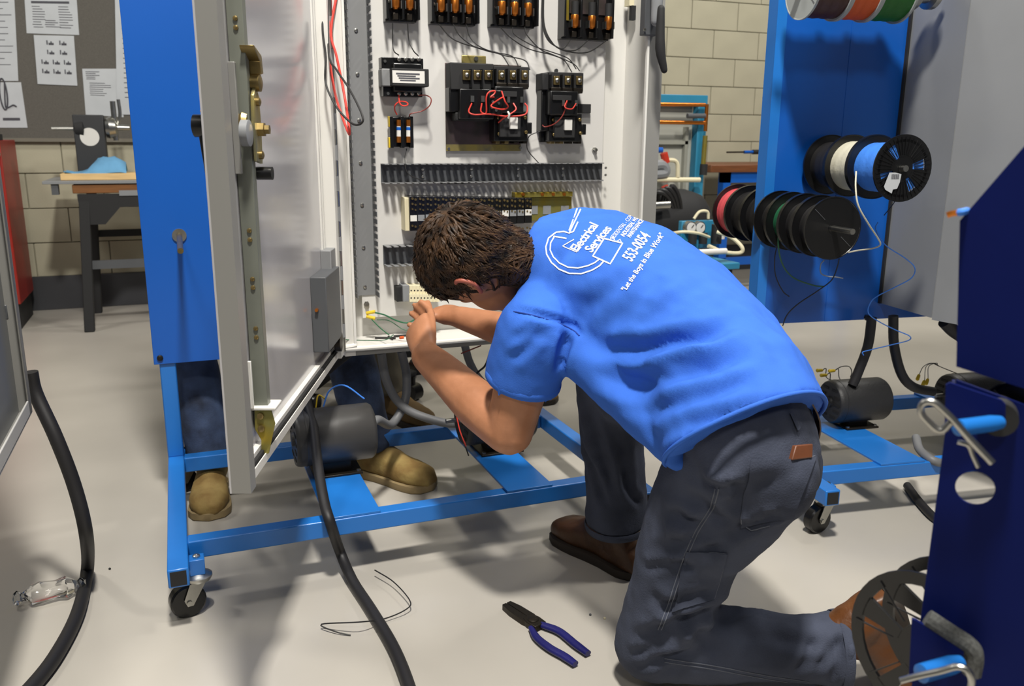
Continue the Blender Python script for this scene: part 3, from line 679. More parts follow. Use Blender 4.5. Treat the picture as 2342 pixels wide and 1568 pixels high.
for y in (70, 170, 275, 372, 468, 565, 655):
    P = onY(822+.015*y, y, PY); MB().lathe((.5*(vx0+vx1), PY-.003, P.z), (0, -1, 0), [(0, .005), (.003, .005), (.004, .002)], 10).build('screw', M_steel, root)
# ------------------------------------------------------------------ components on the plate
def Pp(x, y, d=0): return onY(x, y, PY-d)
def pbox(x0, y0, x1, y1, d0, d1, mb=None):   # box between depths, sized from its front face
    A, B = Pp(x0, y1, d1), Pp(x1, y0, d1); return (mb or MB()).box((A.x, PY-d0, A.z), (B.x, PY-d1, B.z))
def fuse_block(x0, x1, yb, n, label, lastx, fx, deep=.035, gap=0):
    B = Pp(x0, yb, .03); E_ = Pp(x1, yb, .03); top = B.z+.13
    t = thing('fuse_block', label, 'fuse block', (B.x, PY, B.z), group=None)
    MB().box((B.x, PY-.0003, B.z), (E_.x, PY-.03, top)).build('base', M_blk, t, bevel=.002)
    for s in range(n+1):
        xx = B.x+(E_.x-B.x)*s/n
        MB().box((xx-.003, PY-.03, B.z+.004), (xx+.003, PY-.055, top-.01)).build('barrier', M_blk, t, bevel=.001)
    for px in fx:
        c = Pp(px, yb-25, .05); zc = B.z+.028
        MB().cyl((c.x, PY-.045, zc+.032), (c.x, PY-.045, top-.03), .0105, 18).build('fuse', M_blkm, t)
        MB().lathe((c.x, PY-.045, zc), (0, 0, 1), [(0, .006), (.004, .0095), (.006, .0105), (.034, .0115), (.036, .0105)], 20).build('fuse_ferrule', M_copper, t)
        MB().box((c.x+.012, PY-.034, zc+.002), (c.x+.0145, PY-.056, zc+.022)).build('fuse_clip', M_steel, t)
        MB().box((c.x-.0145, PY-.034, zc+.002), (c.x-.012, PY-.056, zc+.022)).build('fuse_clip', M_steel, t)
        MB().box((c.x-.007, PY-.03, B.z+.004), (c.x+.007, PY-.045, B.z+.020)).build('wire_lug', M_tool, t, bevel=.001)
    MB().lathe((B.x+.009, PY-.03, B.z+.05), (0, -1, 0), [(0, .004), (.003, .004), (.004, .002)], 10).build('screw', M_steel, t)
    return t
fuse_block(882, 953, 48, 2, 'two-pole black fuse block, farthest left along the top of cabinet', 0, (906, 938))
fuse_block(985, 1088, 54, 3, 'three-pole black fuse block, second from left along the cabinet top', 0, (1010, 1042, 1073))
fuse_block(1122, 1222, 60, 3, 'three-pole black fuse block, third from left along the cabinet top', 0, (1149, 1178, 1209))
fb = fuse_block(1284, 1392, 88, 3, 'three-pole fuse block on a yellow zinc plate at top right', 0, (1316, 1355, 1393), gap=1)
A = Pp(1284, 46, .032); B = Pp(1300, 20, .032); MB().box((A.x, PY-.03, A.z), (A.x+.022, PY-.034, A.z+.12)).build('zinc_plate', M_yzinc, fb)
MB().box((A.x+.025, PY-.03, A.z+.02), (A.x+.14, PY-.034, A.z+.12)).build('zinc_plate', M_iri, fb)
P = Pp(1441, 14, .02); tag(MB().box((P.x-.008, PY-.0, P.z), (P.x+.008, PY-.03, P.z+.05)).build('paper_tag', M_cream), 'small buff tag at the top right corner inside the cabinet', 'tag')
MB().box((P.x-.002, PY-.02, P.z-.04), (P.x+.012, PY-.035, P.z)).build('tag_clip', M_blkm, bpy.data.objects['paper_tag'])
# transformer
tr = thing('control_transformer', 'black control transformer with white label plate and screw terminals', 'transformer', Pp(875, 220))
pbox(873, 134, 968, 156, 0, .035).build('terminal_strip', M_blk, tr, bevel=.001)
pbox(877, 196, 966, 220, 0, .035).build('terminal_strip', M_blk, tr, bevel=.001)
pbox(897, 158, 981, 196, 0, .07).build('core', M_blkm, tr, bevel=.002)
pbox(874, 157, 897, 197, 0, .045).build('coil_end', M_duct, tr, bevel=.003)
pbox(900, 145, 965, 210, 0, .05).build('coil', M_blk, tr, bevel=.004)
pbox(898, 163, 971, 189, .07, .071).build('label_plate', M_white, tr)
mk = MB()
for k in range(4): pbox(906+k*3, 168+k*5, 960-(k % 2)*9, 170+k*5, .071, .0714, mk)
mk.build('label_printing', MATS['ink'], tr, smooth=0, kind='stuff')
for y in (136, 214):
    for x in (912, 927, 942, 957):
        P = Pp(x, y, .035); MB().lathe(P, (0, -1, 0), [(0, .0055), (.006, .0055), (.008, .003)], 10).build('terminal_screw', M_steel, tr)
for x, y in ((880, 140), (887, 214)): P = Pp(x, y, .035); MB().lathe(P, (0, -1, 0), [(0, .004), (.004, .004)], 8).build('terminal_screw', M_steel, tr)
# small two-pole fuse holder
fh = thing('fuse_holder', 'small two-pole fuse holder with white and copper fuses under transformer', 'fuse holder', Pp(893, 338))
pbox(893, 268, 945, 336, 0, .02).build('base', M_blk, fh, bevel=.002)
for x in (893, 918, 939): pbox(x, 266, x+6, 338, .02, .04).build('barrier', M_blk, fh, bevel=.001)
for y0, y1 in ((266, 290), (314, 338)): pbox(890, y0, 897, y1, .02, .038).build('yellow_mount', M_yellow, fh, bevel=.001)
for x in (912, 934):
    A, B = Pp(x, 326, .035), Pp(x, 274, .035); h = B-A
    MB().cyl(A, B, .0062, 14).build('fuse', M_white, fh)
    MB().cyl(A, A+h*.27, .0068, 14).build('fuse_ferrule', M_copper, fh); MB().cyl(B-h*.27, B, .0068, 14).build('fuse_ferrule', M_copper, fh)
    MB().cyl(A+h*.55, A+h*.68, .0065, 14).build('blue_band', M_bluepanel, fh)
# starters
def starter(t, x, y, w, h, full=True):
    """contactor with three upper lugs, coil body, overload block with white reset button; x,y px of upper left"""
    def q(u, v): return x+u*w, y+v*h
    def pb(u0, v0, u1, v1, d0, d1): (a, b), (c, d) = q(u0, v0), q(u1, v1); return pbox(a, b, c, d, d0, d1)
    pb(0, .04, .92, .28, 0, .06).build('upper_terminal_block', M_blkm, t, bevel=.002)
    pb(0.05, .24, .90, .30, .02, .065).build('terminal_shroud', M_tool, t, bevel=.002)
    pb(.02, .28, .78, .60, 0, .075).build('coil_housing', M_blk, t, bevel=.004)
    pb(.10, .34, .60, .40, .075, .08).build('arc_cover', M_blkm, t, bevel=.001)
    pb(.0, .58, .88, .95, 0, .05).build('overload_block', M_blk, t, bevel=.003)
    pb(.15, .62, .70, .90, .05, .065).build('overload_cover', M_blkm, t, bevel=.002)
    for u in (.18, .48, .78):
        a, b = q(u, .14); P = Pp(a, b, .06)
        MB().box((P.x-.009, PY-.06, P.z-.012), (P.x+.009, PY-.066, P.z+.012)).build('lug', M_brass, t, bevel=.001)
        MB().lathe(P+Vector((0, -.006, 0)), (0, -1, 0), [(0, .006), (.004, .006), (.006, .003)], 10).build('lug_screw', M_steel, t)
        pb(u-.14, .06, u-.11, .24, .06, .075).build('phase_barrier', M_blk, t)
    for u, v in ((.36, .44), (.70, .44)):
        a, b = q(u, v); P = Pp(a, b, .076); MB().box((P.x-.004, P.y, P.z-.008), (P.x+.004, P.y-.006, P.z+.008)).build('coil_terminal', M_steel, t)
    for u, v in ((.10, .66), (.80, .66), (.12, .86), (.36, .88), (.62, .86), (.82, .84)):
        a, b = q(u, v); P = Pp(a, b, .052); MB().lathe(P, (0, -1, 0), [(0, .005), (.005, .005), (.007, .003)], 10).build('overload_screw', M_brass, t)
    for u in (.05, .28, .52, .76): pb(u, .90, u+.1, .98, .01, .045).build('load_lug', M_brass if u < .5 else M_tool, t, bevel=.001)
    pb(.42, .66, .62, .80, .065, .074).build('reset_button', M_white, t, bevel=.001)
    pb(.86, .72, .99, .86, .01, .05).build('aux_contact', M_blk, t, bevel=.002)
rs = thing('reversing_starter', 'black reversing motor starter with red jumper wires on iridescent plate', 'motor starter', Pp(1020, 345))
A, B = Pp(1020, 345, .01), Pp(1192, 150, .01)
mp = MB().box((A.x, PY-.008, A.z), (B.x, PY-.011, B.z)).build('mounting_plate', M_iri, rs, bevel=.001)
MB().box((A.x, PY-.011, A.z), (B.x, PY-.0115, A.z+.018)).build('plate_fold', M_olive, mp)
pbox(1056, 128, 1112, 146, .004, .008).build('top_tab', M_olive, rs, bevel=.002); P = Pp(1088, 134, .008); MB().lathe(P, (0, -1, 0), [(0, .006), (.004, .006)], 10).build('tab_screw', M_steel, rs)
for x, y in ((1026, 340), (1036, 151), (1190, 338)): P = Pp(x, y, .011); MB().lathe(P, (0, -1, 0), [(0, .004), (.003, .004)], 10).build('plate_screw', M_steel, rs)
pbox(1030, 146, 1130, 205, .011, .055).build('contactor', M_blkm, rs, bevel=.003)
pbox(1028, 200, 1056, 255, .011, .05).build('interlock', M_blk, rs, bevel=.003)
pbox(1052, 204, 1130, 272, .011, .07).build('contactor_coil', M_blk, rs, bevel=.003)
pbox(1042, 258, 1120, 276, .011, .05).build('contactor_foot', M_blkm, rs, bevel=.003)
for x in (1066, 1091, 1116):
    P = Pp(x, 172, .056); MB().box((P.x-.011, P.y+.001, P.z-.013), (P.x+.011, P.y-.006, P.z+.013)).build('lug', M_brass, rs, bevel=.001)
    MB().lathe(P+Vector((0, -.006, 0)), (0, -1, 0), [(0, .006), (.004, .006), (.006, .003)], 10).build('lug_screw', M_steel, rs)
    pbox(x+11, 158, x+14, 200, .055, .072).build('phase_barrier', M_blk, rs)
for x in (1079, 1103): P = Pp(x, 226, .071); MB().box((P.x-.005, P.y, P.z-.008), (P.x+.005, P.y-.006, P.z+.008)).build('coil_terminal', M_steel, rs)
pbox(1118, 206, 1150, 262, .05, .085).build('mechanical_interlock', M_blk, rs, bevel=.003)
for x, y in ((1126, 218), (1126, 232), (1124, 246), (1134, 252), (1140, 236)): P = Pp(x, y, .086); MB().lathe(P, (0, -1, 0), [(0, .004), (.004, .004)], 8).build('interlock_screw', M_steel, rs)
starter(rs, 1130, 146, 88, 186)
ss = thing('motor_starter', 'black single motor starter right of the reversing starter', 'motor starter', Pp(1236, 330))
pbox(1236, 168, 1270, 325, 0, .012).build('mounting_plate', M_blkm, ss, bevel=.002)
P = Pp(1271, 162, .012); MB().lathe(P, (0, -1, 0), [(0, .006), (.005, .006)], 10).build('plate_screw', M_steel, ss)
pbox(1240, 168, 1282, 206, .0, .05).build('side_block', M_blkm, ss, bevel=.003)
pbox(1238, 204, 1262, 300, .0, .04).build('side_block', M_blk, ss, bevel=.003)
starter(ss, 1256, 160, 86, 172)
pbox(1322, 238, 1352, 258, .0, .02).build('aux_contact_strip', M_blkm, ss, bevel=.001)
def wire(pts, r, m, label, cat='wire', name='control_wire', group=None, dd=.05):
    return tag(MB().tube([onY(p[0], p[1], PY-(p[2] if len(p) > 2 else dd)) for p in pts], r, 7).build(name, m), label, cat, group)
wire([(1079, 236, .08), (1072, 255, .085), (1085, 262, .09), (1110, 261, .09), (1130, 262, .085), (1160, 266, .085), (1200, 262, .09), (1206, 245, .085), (1200, 236, .08)], .0022, M_redw, 'lowest red jumper wire looping under the reversing starter coils')
wire([(1102, 236, .08), (1100, 255, .085), (1112, 258, .09), (1112, 225, .1), (1118, 211, .1), (1132, 208, .1), (1130, 215, .1), (1122, 222, .1), (1130, 222, .09)], .0022, M_redw, 'red jumper wire curling left of the mechanical interlock')
wire([(1147, 208, .09), (1155, 232, .1), (1162, 244, .09), (1150, 250, .09), (1128, 246, .1), (1124, 240, .09), (1140, 228, .1), (1150, 222, .1)], .0022, M_redw, 'red jumper wire knotted at the centre of the reversing starter')
wire([(1174, 236, .08), (1180, 250, .09), (1165, 262, .09), (1152, 270, .08), (1140, 280, .06)], .0022, M_redw, 'red jumper wire running below the right coil of reversing starter')
P = Pp(1162, 262, .1); tag(MB().tube([P+Vector((-.002, -.002, .008)), P+Vector((.001, -.006, 0)), P+Vector((0, -.002, -.01))], .003, 6).build('cable_tie', M_white), 'white cable tie round the red jumper wires', 'cable tie')
wire([(1297, 230, .08), (1292, 245, .09), (1308, 249, .09), (1318, 236, .08)], .0018, M_redw, 'short red loop on the single motor starter coil')
wire([(1297, 232, .08), (1288, 262, .08), (1270, 282, .07), (1248, 290, .05), (1240, 286, .045)], .0018, mat('dark_red_wire', '#7d2a22', .5), 'dark red wire crossing down the single motor starter')
wire([(912, 216, .04), (914, 235, .06), (922, 242, .07), (932, 240, .07), (930, 234, .06), (915, 232, .05), (904, 240, .05), (903, 252, .04), (908, 262, .035)], .0018, M_redw, 'red wire curling from the left transformer terminal to fuse holder')
wire([(957, 218, .04), (975, 218, .05), (986, 226, .06), (982, 242, .06), (965, 254, .05), (940, 260, .045), (936, 266, .035)], .0016, MATS['dark_red_wire'], 'dark red wire looping right of the transformer to fuse holder')
wire([(898, 52, .04), (898, 100, .04), (902, 118, .05), (912, 126, .04)], .0016, M_blackw, 'black wire from first fuse block to transformer, left one')
wire([(932, 52, .04), (935, 90, .04), (945, 115, .05), (957, 128, .04)], .0016, M_blackw, 'black wire from first fuse block to transformer, right one')
for x, y in ((911, 126), (956, 126)): pass
wire([(1003, 54, .04), (1030, 85, .045), (1060, 100, .05), (1110, 114, .05), (1145, 124, .05), (1164, 150, .06)], .0016, M_blackw, 'black wire from left pole of second fuse block to reversing starter')
wire([(1036, 54, .04), (1050, 80, .045), (1080, 104, .05), (1120, 118, .05), (1170, 128, .05), (1186, 152, .06)], .0016, M_blackw, 'black wire from middle pole of second fuse block to reversing starter')
wire([(1066, 54, .04), (1075, 85, .045), (1100, 108, .055), (1150, 126, .05), (1200, 138, .05), (1212, 160, .06)], .0016, M_blackw, 'black wire from right pole of second fuse block to reversing starter')
wire([(1142, 60, .04), (1170, 88, .045), (1210, 112, .05), (1260, 125, .05), (1290, 138, .05), (1308, 165, .06)], .0016, M_blackw, 'black wire from left pole of third fuse block to single starter')
wire([(1172, 62, .04), (1178, 80, .045), (1220, 105, .05), (1265, 120, .05), (1300, 134, .05), (1318, 158, .06)], .0016, M_blackw, 'black wire from middle pole of third fuse block to single starter')
wire([(1200, 62, .04), (1205, 80, .045), (1235, 112, .05), (1262, 124, .05), (1310, 145, .05), (1326, 162, .06)], .0016, M_blackw, 'black wire from right pole of third fuse block to single starter')
for k, (xe, ye) in enumerate(((1303, 92), (1345, 92), (1388, 92))):
    wire([(1240+k*2, -20, .03), (1240+k*2, 50, .04), (1252+k*3, 90, .05), (1275+k*5, 108+3*k, .05), (1290+k*26, 110+5*k, .05), (xe, ye, .04)], .0018, M_blackw,
         ('black wire drooping to the left pole of the zinc plate fuse block', 'black wire drooping to the middle pole of the zinc plate fuse block', 'black wire drooping to the right pole of the zinc plate fuse block')[k])
wire([(1236, 300, .03), (1210, 312, .03), (1206, 340, .03), (1225, 365, .03), (1240, 380, .03)], .0014, M_blackw, 'thin black wire curling from single starter into the upper duct')
wire([(930, 340, .02), (926, 365, .03), (932, 395, .04), (960, 410, .04), (1020, 420, .03), (1110, 415, .02)], .0014, M_blackw, 'thin black wire dropping from fuse holder into the upper duct')
# relay row
rr = thing('relay_row', 'long black row of small control relays behind the man’s head', 'relays', Pp(927, 528))
pbox(927, 452, 938, 528, 0, .045).build('end_plate', M_cream, rr, bevel=.001)
x = 938
k = 0
while x < 1212:
    wpx = 17.5; yt = 448+k*.3; yb = 528-k*1.2
    bdy = pbox(x, yt, x+wpx-.8, yb, 0, .055).build('relay', M_blk, rr, bevel=.001)
    pbox(x+1, yb-36+.3*k, x+wpx-2, yb-22+.3*k, .055, .057).build('relay_label', M_side if k % 3 else M_white, bdy)
    for v, rr_ in ((6, .0035), (18, .003), (30, .0025), (68, .003)):
        P = Pp(x+5, yt+v, .056); MB().lathe(P, (0, -1, 0), [(0, rr_), (.003, rr_)], 8).build('terminal', M_brass, bdy)
        P = Pp(x+12, yt+v+2, .056); MB().lathe(P, (0, -1, 0), [(0, rr_), (.003, rr_)], 8).build('terminal', M_brass, bdy)
    x += wpx; k += 1
yp = thing('zinc_mounting_bracket', 'yellow zinc bracket with slots right of the relay row', 'bracket', Pp(1180, 500))
pbox(1178, 450, 1308, 506, .0, .012).build('plate', M_yzinc, yp, bevel=.001); pbox(1178, 438, 1310, 452, .0, .03).build('top_fold', M_yzinc, yp, bevel=.001)
for x in (1212, 1242, 1283): pbox(x, 470, x+18, 490, .012, .0135).build('slot_plate', M_side, yp)
for x in (1196, 1240, 1265, 1290): P = Pp(x, 444, .03); MB().lathe(P, (0, -1, 0), [(0, .005), (.003, .005)], 8).build('screw', M_copper, yp)
# terminal strip
tm = thing('terminal_strip', 'cream terminal strip the man is wiring at the bottom of cabinet', 'terminal strip', Pp(910, 690))
pbox(908, 655, 922, 690, .0, .035).build('end_clamp', M_blkm, tm, bevel=.001); pbox(922, 652, 936, 690, .0, .045).build('end_stop', M_side, tm, bevel=.001)
for k in range(9):
    b = pbox(937+k*7.6, 653, 937+k*7.6+7, 671, 0, .045).build('terminal', M_cream, tm); pbox(937+k*7.6, 672, 937+k*7.6+7, 690, 0, .052).build('terminal_step', M_cream, b)
    for y, d in ((664, .045), (681, .052)): P = Pp(940.5+k*7.6, y, d); MB().lathe(P, (0, -1, 0), [(0, .0022), (.0006, .0022)], 8).build('terminal_hole', M_blkm, b)
# earth lugs + wires on the cabinet floor
for k, (y0, y1) in enumerate(((716, 712), (723, 728))):
    A = onY(838, y0, PY-.02); B = onY(858, y1, PY-.03)
    tag(MB().cyl(A, B, .005, 10).build('ring_terminal', M_yellow), ('yellow insulated ring terminal, upper one of the pair at plate corner', 'yellow insulated ring terminal, lower one of the pair at plate corner')[k], 'terminal')
tag(MB().tube([onY(856, 714, PY-.03), onY(880, 720, PY-.05), onY(905, 732, PY-.08), onY(930, 738, PY-.1), onY(950, 730, PY-.08)], .0022, 7).build('earth_wire', M_greenw), 'thick green earth wire from ring terminal towards the man’s hands', 'wire')
tag(MB().tube([onY(850, 730, PY-.03), onY(870, 750, PY-.07), onY(890, 766, PY-.12)], .0016, 7).build('earth_wire', M_greenw), 'short green earth wire slanting down to the cabinet floor', 'wire')
tag(MB().tube([onY(862, 731, PY-.03), onY(890, 733, PY-.05), onY(920, 752, PY-.09), onY(940, 756, PY-.09)], .0012, 7).build('earth_wire', M_greenw), 'thin green earth wire, middle of the three at the plate corner', 'wire')
tag(MB().tube([onY(785, 776, EY0-.01), onY(830, 778, EY0+.02), onY(880, 777, EY0+.05), onY(900, 765, EY0+.08)], .0012, 7).build('earth_wire', M_greenw), 'thin green wire running from the door hinge across cabinet floor', 'wire')
zf = EZ0+t+.004
for k, (a, b, lb) in enumerate((((852, 766), (905, 772), 'dark wire offcut lying left on the cabinet floor'), ((876, 758), (898, 775), 'black wire offcut crossing another on the cabinet floor'), ((900, 768), (925, 760), 'black wire offcut nearest the hands on the cabinet floor'))):
    A, B = onZ(a[0], a[1], zf), onZ(b[0], b[1], zf); A.y = min(A.y, 2.36); B.y = min(B.y, 2.36)
    tag(MB().cyl(A, B, .003, 7).build('wire_offcut', M_blackw), lb, 'wire offcut')
P = onZ(914, 772, zf); tag(MB().cyl(P, P+Vector((.012, .002, 0)), .004, 10).build('wire_nut', M_orange), 'tiny orange wire nut on the cabinet floor edge', 'wire nut')
# red and black wires hanging from the door top
def wd(pts, r, m, label): return tag(MB().tube([D(x, y, z) for x, y, z in pts], r, 8).build('hanging_wire', m), label, 'wire')
wd([(748, -40, 2.05), (752, 60, 2.05), (745, 85, 2.05), (752, 130, 2.05), (768, 220, 2.05), (796, 302, 2.02), (798, 290, 2.0), (788, 220, 2.05), (770, 130, 2.05), (757, 70, 2.05), (776, -40, 2.05)], .0032, M_redw, 'long red wire loop hanging over the cabinet hinge')
wd([(752, -40, 2.02), (740, 30, 2.02), (738, 70, 2.02), (745, 130, 2.02), (745, 190, 2.02), (770, 245, 2.0), (805, 282, 1.98), (826, 282, 1.96), (828, 262, 1.96), (800, 205, 1.98), (770, 160, 2.0), (752, 120, 2.03), (750, -40, 2.03)], .0026, M_blackw, 'black wire loop hanging beside the red one at the hinge')
# disconnect handle on the flange
dh = thing('disconnect_handle', 'grey disconnect switch bracket with long black lever on cabinet flange', 'handle', onY(1480, 80, EY0))
yy = EY0-.004
A, B = onY(1463, 82, yy), onY(1500, -30, yy); MB().box((A.x, EY0-.002, A.z), (B.x, EY0-.03, B.z+.1)).build('bracket', M_darkgray, dh, bevel=.002)
m = MB(); P = onY(1488, 60, yy-.05); A = P
m.limb([onY(1504, -60, yy-.06), onY(1503, 0, yy-.06), onY(1500, 48, yy-.06)], [.016, .016, .014], 14, 4); m.build('lever_arm', M_side, dh)
m = MB().limb([onY(1512, 20, yy-.09), onY(1510, 110, yy-.09), onY(1519, 160, yy-.09)], [.010, .014, .009], 14, 4); m.build('lever_grip', M_blkm, dh)
MB().box((onY(1478, 0, yy).x, EY0-.03, onY(1478, 48, yy).z), (onY(1494, 0, yy).x, EY0-.055, onY(1478, -40, yy).z)).build('pivot_block', M_duct, dh, bevel=.003)
MB().lathe(onY(1474, 68, yy-.03), (0, -1, 0), [(0, .004), (.003, .004)], 8).build('screw', M_steel, dh)
# ================================================================== MOTORS
def motor(label, c, ax, L, r, shaft=True, foot=True, m=None, vent=True, zt=TZ1+.006, topbox=False, shaft_end=0):
    """c centre, ax unit axis pointing to the shaft/vented end"""
    ax = Vector(ax).normalized(); c = Vector(c); t = thing('electric_motor', label, 'motor', (c.x, c.y, zt)); m = m or M_motor
    e0, e1 = c+ax*L/2, c-ax*L/2
    MB().lathe(e1, ax, [(0, r*.80), (.004, r*.93), (.012, r), (L-.012, r), (L-.004, r*.97), (L, r*.92)], 40).build('housing', m, t)
    MB().annulus(c+ax*(L*.36), ax, r*.99, r*1.012, .004, 40).build('housing_band', m, t)
    _, fx, fy, fz = frame(e0, ax); up = Vector((0, 0, 1)); sd = ax.cross(up).normalized()
    mb = MB()
    for k in range(5):
        zz = (-.62+.31*k)*r
        for s in (-1, 1):
            hw = math.sqrt(max(0, (r*.84)**2-zz*zz)); x0 = r*.3 if abs(zz) < r*.4 else r*.10
            if hw-x0 > .006: mb.obox(e0+up*zz+sd*s*(x0+hw)/2+ax*.0006, sd*(hw-x0)/2*.85, up*r*.055, ax*.001)
    mb.build('vent_slots', M_blkm, t)
    MB().lathe(e0, ax, [(0, r*.26), (.006, r*.24), (.007, .008)], 24).build('bearing_hub', m, t)
    if shaft: MB().cyl(e0, e0+ax*.045, .0065, 14).build('shaft', M_steel, t)
    b = MB(); hx = ax*L*.3; hy = sd*r*.75
    b.obox(Vector((c.x, c.y, zt+.003)), hx, hy, up*.003)
    hgt = c.z-r-zt
    b.obox(Vector((c.x, c.y, zt+hgt/2+.006)), hx*.6, hy*.45, up*max(.006, hgt/2+.006))
    b.build('foot', M_tool, t, bevel=.001)
    for s in (-1, 1):
        for u in (-1, 1): MB().lathe(Vector((c.x, c.y, zt+.006))+hx*.85*s+hy*.8*u, (0, 0, 1), [(0, .006), (.004, .006), (.005, .003)], 6).build('foot_bolt', M_steel, t)
    return t
# left cart: two motors
cL = onY(760, 1020, 2.14); rL = .075
cL.z = TZ1+.02+rL+.01; cL = Vector((onY(765, 1018, 2.16).x, 2.16, cL.z))
ml = motor('dark grey motor on the near cart below the open door', cL, (-1, 0, 0), .21, rL, False, m=M_motorg)
cR = Vector((.80, 2.16, cL.z))
mr = motor('black motor on near cart half hidden behind the man’s elbow', cR, (-1, 0, 0), .21, rL, True)
tag(MB().tube([cL+Vector((-.02, .03, .07)), cL+Vector((.0, .04, .11)), cL+Vector((.04, .04, .12)), cL+Vector((.09, .03, .08))], .0022, 6).build('motor_lead', M_bluew), 'blue motor lead curling over the grey motor', 'wire')
tag(MB().tube([cL+Vector((-.04, .03, .07)), cL+Vector((-.03, .04, .1)), cL+Vector((-.01, .04, .085))], .002, 6).build('motor_lead', M_yellow), 'yellow motor lead behind the grey motor', 'wire')
def pipe(pts, r, m, name, label, cat, n=14): return tag(MB().tube(pts, r, n, 7).build(name, m), label, cat)
EB = EZ0
pipe([onY(872, 808, 2.3), onY(884, 870, 2.3), onY(912, 920, 2.3), onY(960, 950, 2.28), onY(1040, 968, 2.24), (cR.x-.06, cR.y+.01, cR.z+.02)], .0125, M_liquid, 'flexible_conduit', 'grey flexible conduit sweeping right from cabinet to the hidden motor', 'conduit')
pipe([onY(918, 803, 2.34), onY(930, 860, 2.34), onY(925, 920, 2.32), onY(895, 970, 2.28), (cL.x+.12, cL.y+.02, cL.z+.02), (cL.x+.09, cL.y, cL.z)], .0125, M_liquid, 'flexible_conduit', 'grey flexible conduit curving from cabinet down to the grey motor', 'conduit')
pipe([onY(1062, 786, 2.36), onY(1075, 830, 2.36), onY(1100, 870, 2.38), onY(1140, 900, 2.4)], .012, M_liquid, 'flexible_conduit', 'grey flexible conduit seen through gap behind the man’s forearm', 'conduit')
tag(MB().tube([onY(1100, 790, 2.25), onY(1075, 800, 2.24), onY(1055, 808, 2.22)], .002, 6).build('loose_wire', MATS['dark_red_wire']), 'dark red wire below the cabinet edge behind the forearm', 'wire')
tag(MB().tube([onY(1122, 800, 2.3), onY(1110, 835, 2.3), onY(1090, 855, 2.3), onY(1066, 900, 2.28)], .003, 6).build('loose_wire', M_blackw), 'black wire hanging below the cabinet behind the forearm', 'wire')
tag(MB().tube([onY(1042, 940, 2.05), onY(1052, 985, 2.03), onY(1066, 1020, 2.0)], .0018, 6).build('motor_lead', M_redw), 'red motor lead hanging in front of the elbow', 'wire')
tag(MB().tube([onY(1040, 935, 2.06), onY(1050, 980, 2.04), onY(1072, 1042, 2.0)], .0018, 6).build('motor_lead', M_blackw), 'black motor lead hanging beside the red one at elbow', 'wire')
tag(MB().tube([onY(1036, 938, 2.06), onY(1050, 948, 2.05), onY(1062, 958, 2.05), onY(1052, 965, 2.05), onY(1040, 955, 2.05)], .0016, 6).build('motor_lead', M_blackw), 'short curled black motor lead left of the elbow', 'wire')
# main black cable from the cabinet over the rail onto the floor
P = [Vector((.42, 2.27, EB)), onY(708, 890, 2.22), onY(718, 980, 2.1), onY(728, 1070, 1.98), onY(742, 1150, 1.875), onY(757, 1200, 1.83), onZ(778, 1262, .05), onZ(808, 1330, .016), onZ(853, 1400, .0135), onZ(905, 1490, .0135), onZ(945, 1600, .0135), onZ(965, 1700, .0135)]
pipe(P, .0125, M_blkcab, 'power_cable', 'thick black power cable crossing the blue rail and floor', 'cable')
# ================================================================== RIGHT CART
p0 = onZ(1848, 1092, TZ1)
RZ = math.radians(-8)
e = onZ(1893, 1123, TZ1)
c2 = thing('wheeled_cart', 'blue wheeled cart at right with wire spools on its panel', 'cart', (e.x, e.y, 0), RZ)
RX, RY = Vector((math.cos(RZ), math.sin(RZ), 0)), Vector((-math.sin(RZ), math.cos(RZ), 0)); O2 = Vector((e.x, e.y, 0))
def onL(x, y, ly):   # pixel -> point on the plane local y = ly of the right cart
    r = ray(x, y); k = (O2+RY*ly-CAM).dot(RY)/r.dot(RY); return CAM+r*k
def loc2(p): d = Vector(p)-O2; return d.dot(RX), d.dot(RY), p[2]
YPL = .46
a = loc2(onL(1727, 741, YPL)); a2 = loc2(onL(1780, 0, YPL)); b = loc2(onL(2010, 730, YPL))
PXL, PZ = .5*(a[0]+a2[0]), .5*(a[2]+b[2])
cart(c2, -.004, 1.16, 0, .86, .12, .66, YPL, PZ, PXL, 1.30, 1.95, plates=((.245, .385), (.80, .93)))
# panel seam and post flange lighter strip
MB().hexa([LP(c2, PXL-.002+dx, YPL+dy, z) for z in (PZ, 1.95) for dx, dy in ((0, -.003), (.030, -.003), (.030, 0), (0, 0))]).build('edge_strip', M_blue, c2, smooth=0)
xs = loc2(onL(1935, 200, YPL))[0]
MB().hexa([LP(c2, xs+dx, YPL+dy, z) for z in (PZ, 1.95) for dx, dy in ((0, -.0012), (.18, -.0012), (.18, 0), (0, 0))]).build('panel_overlap', M_bluepanel, c2, smooth=0)
